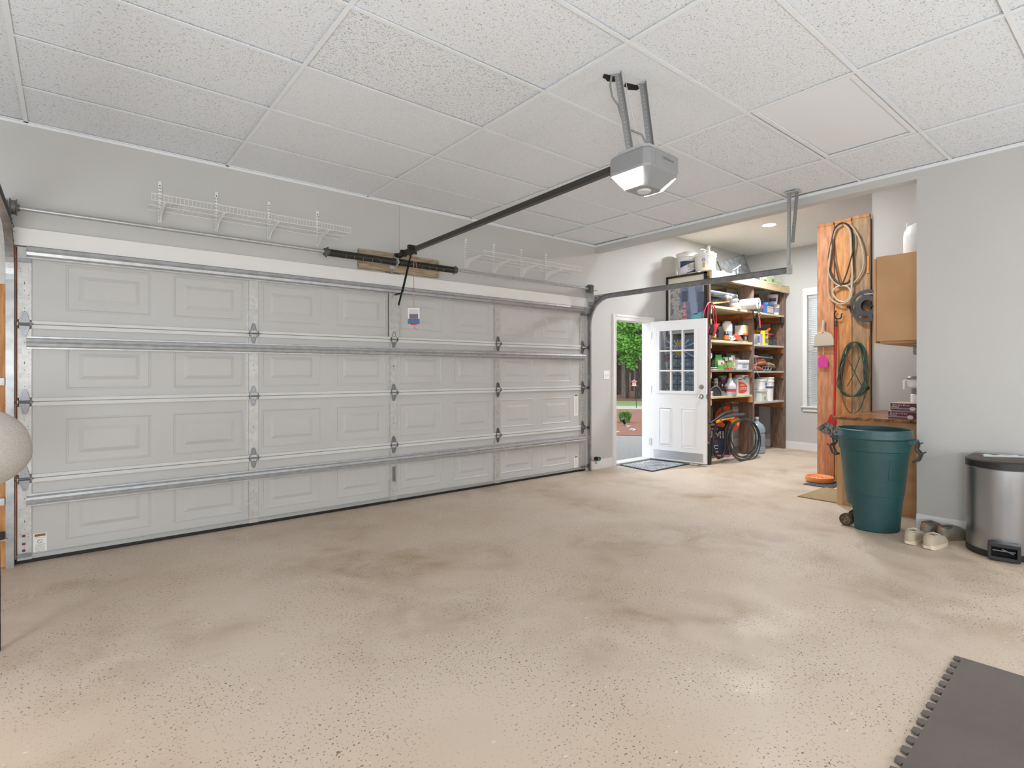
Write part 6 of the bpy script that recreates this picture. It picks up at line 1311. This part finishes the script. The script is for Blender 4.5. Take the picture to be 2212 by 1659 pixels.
# shoes
def shoe(label, px, py, ang, upper, sole, heeltab=None, L=.275, sneaker=True, group=None, lining=None):
    base_ = onZ(px, py, 0); t = thing('shoe', label, 'shoe', (base_[0], base_[1], 0), group); o = Vector((base_[0], base_[1], 0)); f_ = Vector((math.cos(ang), math.sin(ang), 0)); s_ = Vector((-math.sin(ang), math.cos(ang), 0))
    def sec(lv, zfun, nn=20):
        vs = []; fs = []
        return vs, fs
    def outline(u): # half width
        return (.034+.014*math.sin(min(1, u*1.3)*PI*.5)) * (1 if u < .75 else math.sqrt(max(0, 1-((u-.75)/.25)**2))*.98+.02) * (1 if u > .14 else .62+.38*math.sqrt(max(0, 1-(1-u/.14)**2)))
    N = 16; n = 12
    vs = []; fs = []
    for i in range(N+1):
        u = i/N; hw = outline(u); zt = .03; toe = .012*max(0, (u-.7)/.3)**2
        for x, z in ((-hw*1.06, toe), (hw*1.06, toe), (hw*1.12, .03+toe), (-hw*1.12, .03+toe)): vs.append(o+f_*u*L+s_*x+Vector((0, 0, z+ (.006 if i == 0 else 0))))
    for i in range(N):
        for j in range(4): fs.append((i*4+j, i*4+(j+1) % 4, (i+1)*4+(j+1) % 4, (i+1)*4+j))
    fs += [(3, 2, 1, 0), tuple(N*4+j for j in range(4))]
    M().add(vs, fs).build('sole', sole, t, smooth=True, angle=.7)
    # upper: walls with a collar at the heel, closed over the toes
    vs = []; fs = []; OPENP = [(1, 0), (1.04, .02), (1.0, .042), (.92, .06), (.80, .066), (.72, .05), (0, .03)]
    OPENP = OPENP+[(-a_, b_2) for a_, b_2 in OPENP[-2::-1]]
    for i in range(N+1):
        u = .01+.97*i/N; hw = outline(u)*.98
        h = .085-.055*(max(0, (u-.33))/.67)**.9
        for j in range(n+1):
            a = PI*j/n; c_ = math.cos(a); x2 = hw*(1 if c_ > 0 else -1)*(abs(c_)**.6); z2 = .028+h*math.sin(a)**.8
            x1_, z1_ = OPENP[j]; dip = 1-.16*math.sin(min(1, u/.34)*PI); x1_ *= hw; z1_ = .028+z1_*1.12*dip
            if i == 0: x1_ *= .8; z1_ = .028+min(1, math.sin(a)*1.3)*.074
            k_ = min(1, max(0, (u-.30)/.08)); vs.append(o+f_*(u*L-(.006 if i == 0 else 0))+s_*(x1_*(1-k_)+x2*k_)+Vector((0, 0, z1_*(1-k_)+z2*k_)))
    for i in range(N):
        for j in range(n): fs.append((i*(n+1)+j, i*(n+1)+j+1, (i+1)*(n+1)+j+1, (i+1)*(n+1)+j))
    fs.append(tuple(range(n+1))); fs.append(tuple(N*(n+1)+j for j in range(n+1))[::-1])
    M().add(vs, fs).build('upper', upper, t, smooth=True, angle=1.2)
    col = [o+f_*(L*(.185+.16*math.cos(a)))+s_*(.031*math.sin(a))+Vector((0, 0, .098+.006*math.cos(a)**2)) for a in [2*PI*k/20 for k in range(20)]]
    M().tube(col, .006, 7, closed=True).build('collar', lining or upper, t, smooth=True)
    M().prism(o+f_*L*.18+Vector((0, 0, .064)), f_, s_, (0, 0, 1), [(.14*L*math.cos(a*PI/8), .024*math.sin(a*PI/8)) for a in range(16)], .002).build('insole', mat('#4c4844', .8) if lining else mat('#8d8478', .8), t)
    mm = M()
    for k in range(4): u = .42+.075*k; z = .028+(.085-.055*((u-.35)/.65)**.9)+.003; mm.tube([o+f_*u*L-s_*.018+Vector((0, 0, z-.006)), o+f_*u*L+Vector((0, 0, z)), o+f_*(u*L)+s_*.018+Vector((0, 0, z-.006))], .0026, 5)
    mm.build('lace', WHITEM if not heeltab else mat('#6d6a62', .6), t, smooth=True)
    if heeltab: M().obox(o+f_*.0+Vector((0, 0, .088)), s_, f_, (0, 0, 1), .008, .004, .022).build('heel_tab', heeltab, t, bev=.002)
    return t
UP1 = mat('#bdb09c', .8, bump=(220, .6)); SO1 = mat('#ddd0bc', .6); UP2 = mat('#968f80', .8, bump=(160, .6), noise=(12, '#7a7364', .4, .6)); SO2 = mat('#86775e', .8)
HT = mat('#c4683c', .6); LN_ = mat('#62686b', .7)
ga = math.atan2(-.1, .99)
shoe('cream knit sneaker, left of the pair nearest the viewer', 1963, 1177, -.02, UP1, SO1, group='cream sneakers')
shoe('cream knit sneaker, right of the pair nearest the viewer', 2003, 1187, -.12, UP1, SO1, group='cream sneakers')
shoe('olive trail shoe with an orange heel tab, left one behind the cream pair', 1996, 1158, -.15, UP2, SO2, HT, .29, group='olive trail shoes', lining=LN_)
shoe('olive trail shoe with an orange heel tab, right one behind the cream pair', 2030, 1166, -.50, UP2, SO2, HT, .29, group='olive trail shoes', lining=LN_)
# foam mat
fm = thing('foam_mat', 'dark grey interlocking foam mat in the near right corner', 'mat', (2.7, 0, 0))
FO = mat('#5d5652', .75, noise=(2.5, '#68615b', .35, .65), bump=(160, .4))
A_ = Vector(onZ(2078, 1420, .012)); B_ = Vector(onZ(1946, 1659, .012)); dr = (B_-A_).normalized(); nr_ = Vector((-dr.y, dr.x, 0)); 
if nr_.y > 0: nr_ = -nr_
Lm = 1.9; poly = [(0, 0)]; nt_ = int(Lm/.0745); st_ = .0745
# teeth stick out on -nr_ side
for k in range(nt_):
    u = k*st_; poly += [(u+.004, 0), (u+.000, -.010), (u+.004, -.026), (u+.034, -.026), (u+.040, -.010), (u+.034, 0), (u+.036, .0), (u+.068, .0)]
poly += [(Lm, 0), (Lm, 1.6), (0, 1.6)]
M().prism(A_+Vector((0, 0, -.012)), dr, nr_, (0, 0, 1), poly, .012).build('sheet', FO, fm)
# padded seat at the left edge
st = thing('padded_chair', 'white knitted padded chair back on a black frame at the left edge', 'chair', (-.36, 3.3, 0))
mm = M(); c = Vector((-.33, 3.30, .965)); vs = []; fs = []; n, m_ = 28, 18
for i in range(m_+1):
    tt = PI*i/m_
    for j in range(n):
        a = 2*PI*j/n; x = math.sin(tt)*math.cos(a); y = math.sin(tt)*math.sin(a); z = -math.cos(tt); k = 1+.04*math.sin(3*a+1)+.05*math.sin(2*tt*1.5+a)
        kx = (1-.28*z*z) if z < 0 else 1; vs.append(c+Vector((.205*k*x*kx-(.06*z*z if z < 0 else 0), .19*k*y, .18*k*z-.02*x)))
for i in range(m_):
    for j in range(n): fs.append((i*n+j, i*n+(j+1) % n, (i+1)*n+(j+1) % n, (i+1)*n+j))
mm.add(vs, fs).build('cushion', mat('#d2cec6', .9, noise=(150, '#b4afa6', .35, .65), bump=(260, 1.0), stretch=(1, 1, 3)), st, smooth=True)
M().tube([(-.272, 3.45, .84), (-.265, 3.5, .6), (-.262, 3.5, .3), (-.262, 3.5, .0)], .013, 8).build('leg', BLACK, st, smooth=True); M().tube([(-.45, 3.1, .85), (-.45, 3.1, 0)], .014, 8).build('leg', BLACK, st, smooth=True); M().tube([(-.45, 3.1, .83), (-.272, 3.45, .83)], .014, 8).build('cross_bar', BLACK, st, smooth=True); M().box(-.275, -.249, 3.485, 3.515, .0, .12).build('foot', BLACK, st, bev=.004)

# ---------------------------------------------------------------- outdoors
gz = -.06
struct('driveway', M().box(3.0, 24, YB+.16, 14, gz-.12, gz-.012), mat('#7d7b77', .9, noise=(30, '#6a6763', .4, .6), bump=(80, .5)), 'grey concrete pad outside the side door')
MU = mat('#7f4f39', .95, noise=(34, '#5b3222', .35, .65), bump=(50, 1.2))
def strip(name, r0, r1, z0, z1, mt, label, cat='ground'):
    # band of ground between two depths along the view through the doorway
    a, b = math.radians(30), math.radians(78); vs = []; fs = []; n = 24
    for k in range(n+1):
        t_ = a+(b-a)*k/n; vs += [(r0*math.sin(t_), r0*math.cos(t_), z0), (r1*math.sin(t_), r1*math.cos(t_), z1)]
    m_ = len(vs); vs += [(v[0], v[1], v[2]-.1) for v in vs]
    for k in range(n): fs += [(2*k, 2*k+2, 2*k+3, 2*k+1), (m_+2*k, m_+2*k+1, m_+2*k+3, m_+2*k+2), (2*k, 2*k+2+0, m_+2*k+2, m_+2*k), (2*k+1, 2*k+3, m_+2*k+3, m_+2*k+1)]
    o = M().add(vs, fs).build(name, mt, None); o['kind'] = 'structure'; o['label'] = label
strip('mulch_bed', 12.1, 20.4, gz+.0, gz+.02, MU, 'reddish pine mulch bed beyond the concrete pad')
strip('walkway', 20.4, 22.2, gz+.02, gz+.02, mat('#958e85', .9), 'pale concrete walk crossing the mulch')
strip('lawn', 22.2, 25.5, gz+.02, gz+.05, mat('#6c8040', .95, noise=(20, '#5c7034', .35, .65), bump=(60, 1)), 'thin strip of mown grass')
strip('mulch_bed', 25.5, 60, gz+.05, 4.0, mat('#6d4a37', .95, noise=(12, '#4c3024', .35, .65), bump=(20, 1.2)), 'rising forest floor covered with pine straw')
LF = mat('#6ea03c', .7, noise=(6, '#487a28', .35, .65)); LF2 = mat('#466a34', .8, noise=(5, '#2c4f24', .35, .65)); BK = mat('#4f4238', .9, noise=(8, '#30261f', .35, .65), stretch=(3, 3, .6), bump=(20, 1)); BK3 = mat('#6d635d', .9, noise=(8, '#514842', .35, .65), stretch=(3, 3, .6))
def at(px, D): u = (px-CX)/F; t_ = D; return Vector((fw[0]*t_+u*rt[0]*t_, fw[1]*t_+u*rt[1]*t_, 0))
def gzat(D): return gz+.05 if D < 26 else gz+.05+(D-25.5)/34.5*3.95
rg = random.Random(11)
def leafcloud(mm, c, r, cnt, s, rz=.7):
    for k in range(cnt):
        v = Vector((rg.gauss(0, 1), rg.gauss(0, 1), rg.gauss(0, 1))).normalized()*r*rg.uniform(.3, 1)**.5; v.z *= rz; p = c+v
        a = Vector((rg.uniform(-1, 1), rg.uniform(-1, 1), rg.uniform(-.6, .6))).normalized(); b = a.orthogonal().normalized(); b.rotate(Matrix.Rotation(rg.uniform(0, 6), 3, a)); q = s*rg.uniform(.6, 1.3)
        mm.add([p-a*q, p+b*q*.5, p+a*q, p-b*q*.5], [(0, 1, 2, 3)])
TREES = [(1334, 27, .17, BK, 0), (1340, 31, .12, BK, 0), (1347.5, 25.8, .085, BK3, 0), (1352.5, 25.9, .13, BK, 1), (1366, 28, .07, BK, 0), (1360, 36, .14, BK, 1), (1380.5, 25.7, .165, BK, 0), (1372, 38, .16, BK, 1), (1330, 38, .15, BK, 1), (1344, 44, .16, BK, 0), (1388, 34, .15, BK, 1), (1395, 29, .15, BK, 1), (1322, 30, .16, BK, 1), (1402, 40, .2, BK, 1), (1312, 36, .18, BK, 1), (1355, 50, .2, BK, 1), (1336, 54, .2, BK, 1), (1370, 52, .2, BK, 1), (1363, 45, .15, BK, 0), (1349, 40, .15, BK, 0), (1385, 47, .18, BK, 1)]
desc = ['dark pine trunk with sparse needles', 'dark leafy tree trunk']
ORD = ('first', 'second', 'third', 'fourth', 'fifth', 'sixth', 'seventh', 'eighth', 'ninth', 'tenth')
rowof = lambda D: 0 if D < 29.5 else (1 if D < 42 else 2)
for k, (px, D, r_, mt, lf) in enumerate(TREES):
    rank = sorted(q[0] for q in TREES if rowof(q[1]) == rowof(D)).index(px)
    b0 = at(px, D); zb = gzat(D); lean = rg.uniform(-.3, .3)
    t = thing('pine_tree', '%s tree trunk from the left in the %s row beyond the lawn' % (ORD[rank], ('front', 'middle', 'back')[rowof(D)]), 'tree', (b0.x, b0.y, zb), 'trees beyond the lawn')
    mm = M().tube([b0+Vector((0, 0, zb-.1)), b0+Vector((lean*.2, 0, zb+2)), b0+Vector((lean*.6, 0, zb+5)), b0+Vector((lean, 0, zb+9))], [r_*1.25, r_, r_*.85, r_*.6], 9); mm.build('trunk', mt, t, smooth=True)
    lm = M()
    for q in range(5):
        leafcloud(lm, b0+Vector((rg.uniform(-1.5, 1.5), rg.uniform(-1, 1), zb+rg.uniform(2.2 if lf else 3.2, 7.5))), rg.uniform(.9, 1.7), 220, .16 if D < 40 else .26)
    lm.build('foliage', LF2 if not lf else mat('#587c38', .8, noise=(5, '#385e28', .35, .65)), t, kind='stuff')
t = thing('leafy_tree', 'bright green leafy branches hanging in front of the trunks', 'tree', tuple(at(1356, 23)), 'trees beyond the lawn'); b0 = at(1330, 23.5)
M().tube([at(1318, 23.5)+Vector((0, 0, gz)), at(1319, 23.5)+Vector((0, 0, 3)), at(1322, 23.3)+Vector((0, 0, 6))], [.12, .10, .07], 8).build('trunk', BK, t, smooth=True)
lm = M()
for px, py, r_ in ((1332, 700, .45), (1345, 722, .5), (1356, 748, .42), (1368, 768, .38), (1375, 735, .4), (1338, 755, .3), (1352, 775, .28), (1366, 790, .22), (1360, 705, .5), (1378, 700, .45), (1348, 690, .5), (1340, 735, .35), (1384, 755, .25), (1350, 760, .3), (1336, 715, .4), (1370, 745, .35)):
    c = at(px, 22.5+rg.uniform(-.7, .7)); c.z = HC+(CY-py)/F*22.5; leafcloud(lm, c, r_, 130, .085, .6)
lm.build('foliage', LF, t, kind='stuff')
for q in range(4): M().tube([at(1320, 23.4)+Vector((0, 0, 3.2-.3*q)), at(1340, 23)+Vector((0, 0, 2.9-.3*q)), at(1368, 22.6)+Vector((0, 0, 2.5-.35*q))], [.03, .02, .008], 5).build('branch', BK, t)
sb = at(1350, 14.8); sh = thing('shrub', 'bright green grassy shrub in the mulch bed', 'shrub', (sb.x, sb.y, gz), None); mm = M()
for k in range(420):
    a = rg.uniform(0, 2*PI); r_ = rg.uniform(.02, .13); L_ = rg.uniform(.22, .42); o_ = rg.uniform(.05, .20); p = sb+Vector((r_*math.cos(a), r_*math.sin(a), gz)); d_ = Vector((math.cos(a), math.sin(a), 0)); s_ = Vector((-d_.y, d_.x, 0))*.006
    mm.add([p-s_, p+s_, p+d_*o_*.5+Vector((0, 0, L_*.7))+s_*.8, p+d_*o_*1.15+Vector((0, 0, L_*.85)), p+d_*o_*.5+Vector((0, 0, L_*.7))-s_*.8], [(0, 1, 2, 3, 4)])
mm.build('blades', mat('#6c963e', .7, noise=(8, '#4a742c', .35, .65)), sh, kind='stuff')
sp_ = at(1347, 13.9); t = thing('spotlight', 'black garden spotlight in front of the shrub', 'lamp', (sp_.x, sp_.y, gz)); M().tube([sp_+Vector((.05, 0, gz+.05)), sp_+Vector((-.03, 0, gz+.18))], [.03, .05], 12).build('head', BLACK, t); M().cyl(sp_+Vector((.03, 0, gz-.02)), sp_+Vector((.02, 0, gz+.1)), .01, n=6).build('spike', BLACK, t)
fd = at(1370, 20.5); zf = HC+(CY-828)/F*20.5; t = thing('bird_feeder', 'pink roofed bird feeder hanging from a hooked pole', 'feeder', (fd.x, fd.y, gz)); 
M().lathe((fd.x, fd.y, zf+.05), [(.12, 0), (.09, .03), (.02, .09), (0, .1)], 12).build('roof', mat('#a04a66', .5), t); M().lathe((fd.x, fd.y, zf-.10), [(0, 0), (.10, 0), (.10, .02), (.07, .02), (.07, .15)], 12).build('seed_tray', mat('#c9a090', .5), t); M().cyl((fd.x, fd.y, zf+.15), (fd.x, fd.y, zf+.45), .006, n=5).build('hanger', BLACK, t)
p2 = at(1374.5, 20.5); M().tube([p2+Vector((0, 0, gz)), p2+Vector((0, 0, zf+.42)), (p2+fd)/2+Vector((0, 0, zf+.5)), fd+Vector((0, 0, zf+.42))], .012, 6).build('pole', BLACK, t)
tag(M().box(5.98, 6.66, YB+.19, YB+.62, gz, gz+.012).build('outdoor_mat', mat('#4a4c4e', .95, noise=(60, '#86898c', .42, .6), bump=(60, 1)), None), 'dark patterned mat outside the side door', 'mat')
for px, py, s_ in ((1357, 922, .035), (1367, 930, .05), (1334, 934, .03)):
    D = (HC-gz)*F/(py-CY); p = at(px, D); tag(M().ball((p.x, p.y, gz+.01), s_*2, s_*1.5, s_*.8, n=8, m=5, jit=.2).build('stone', mat('#a9a2a0', .9), None), {1357: 'smallest pale stone at the upper middle of the mulch', 1367: 'largest pale stone near the right of the mulch', 1334: 'pale stone at the left edge of the mulch'}[px], 'stone', 'stones in the mulch')
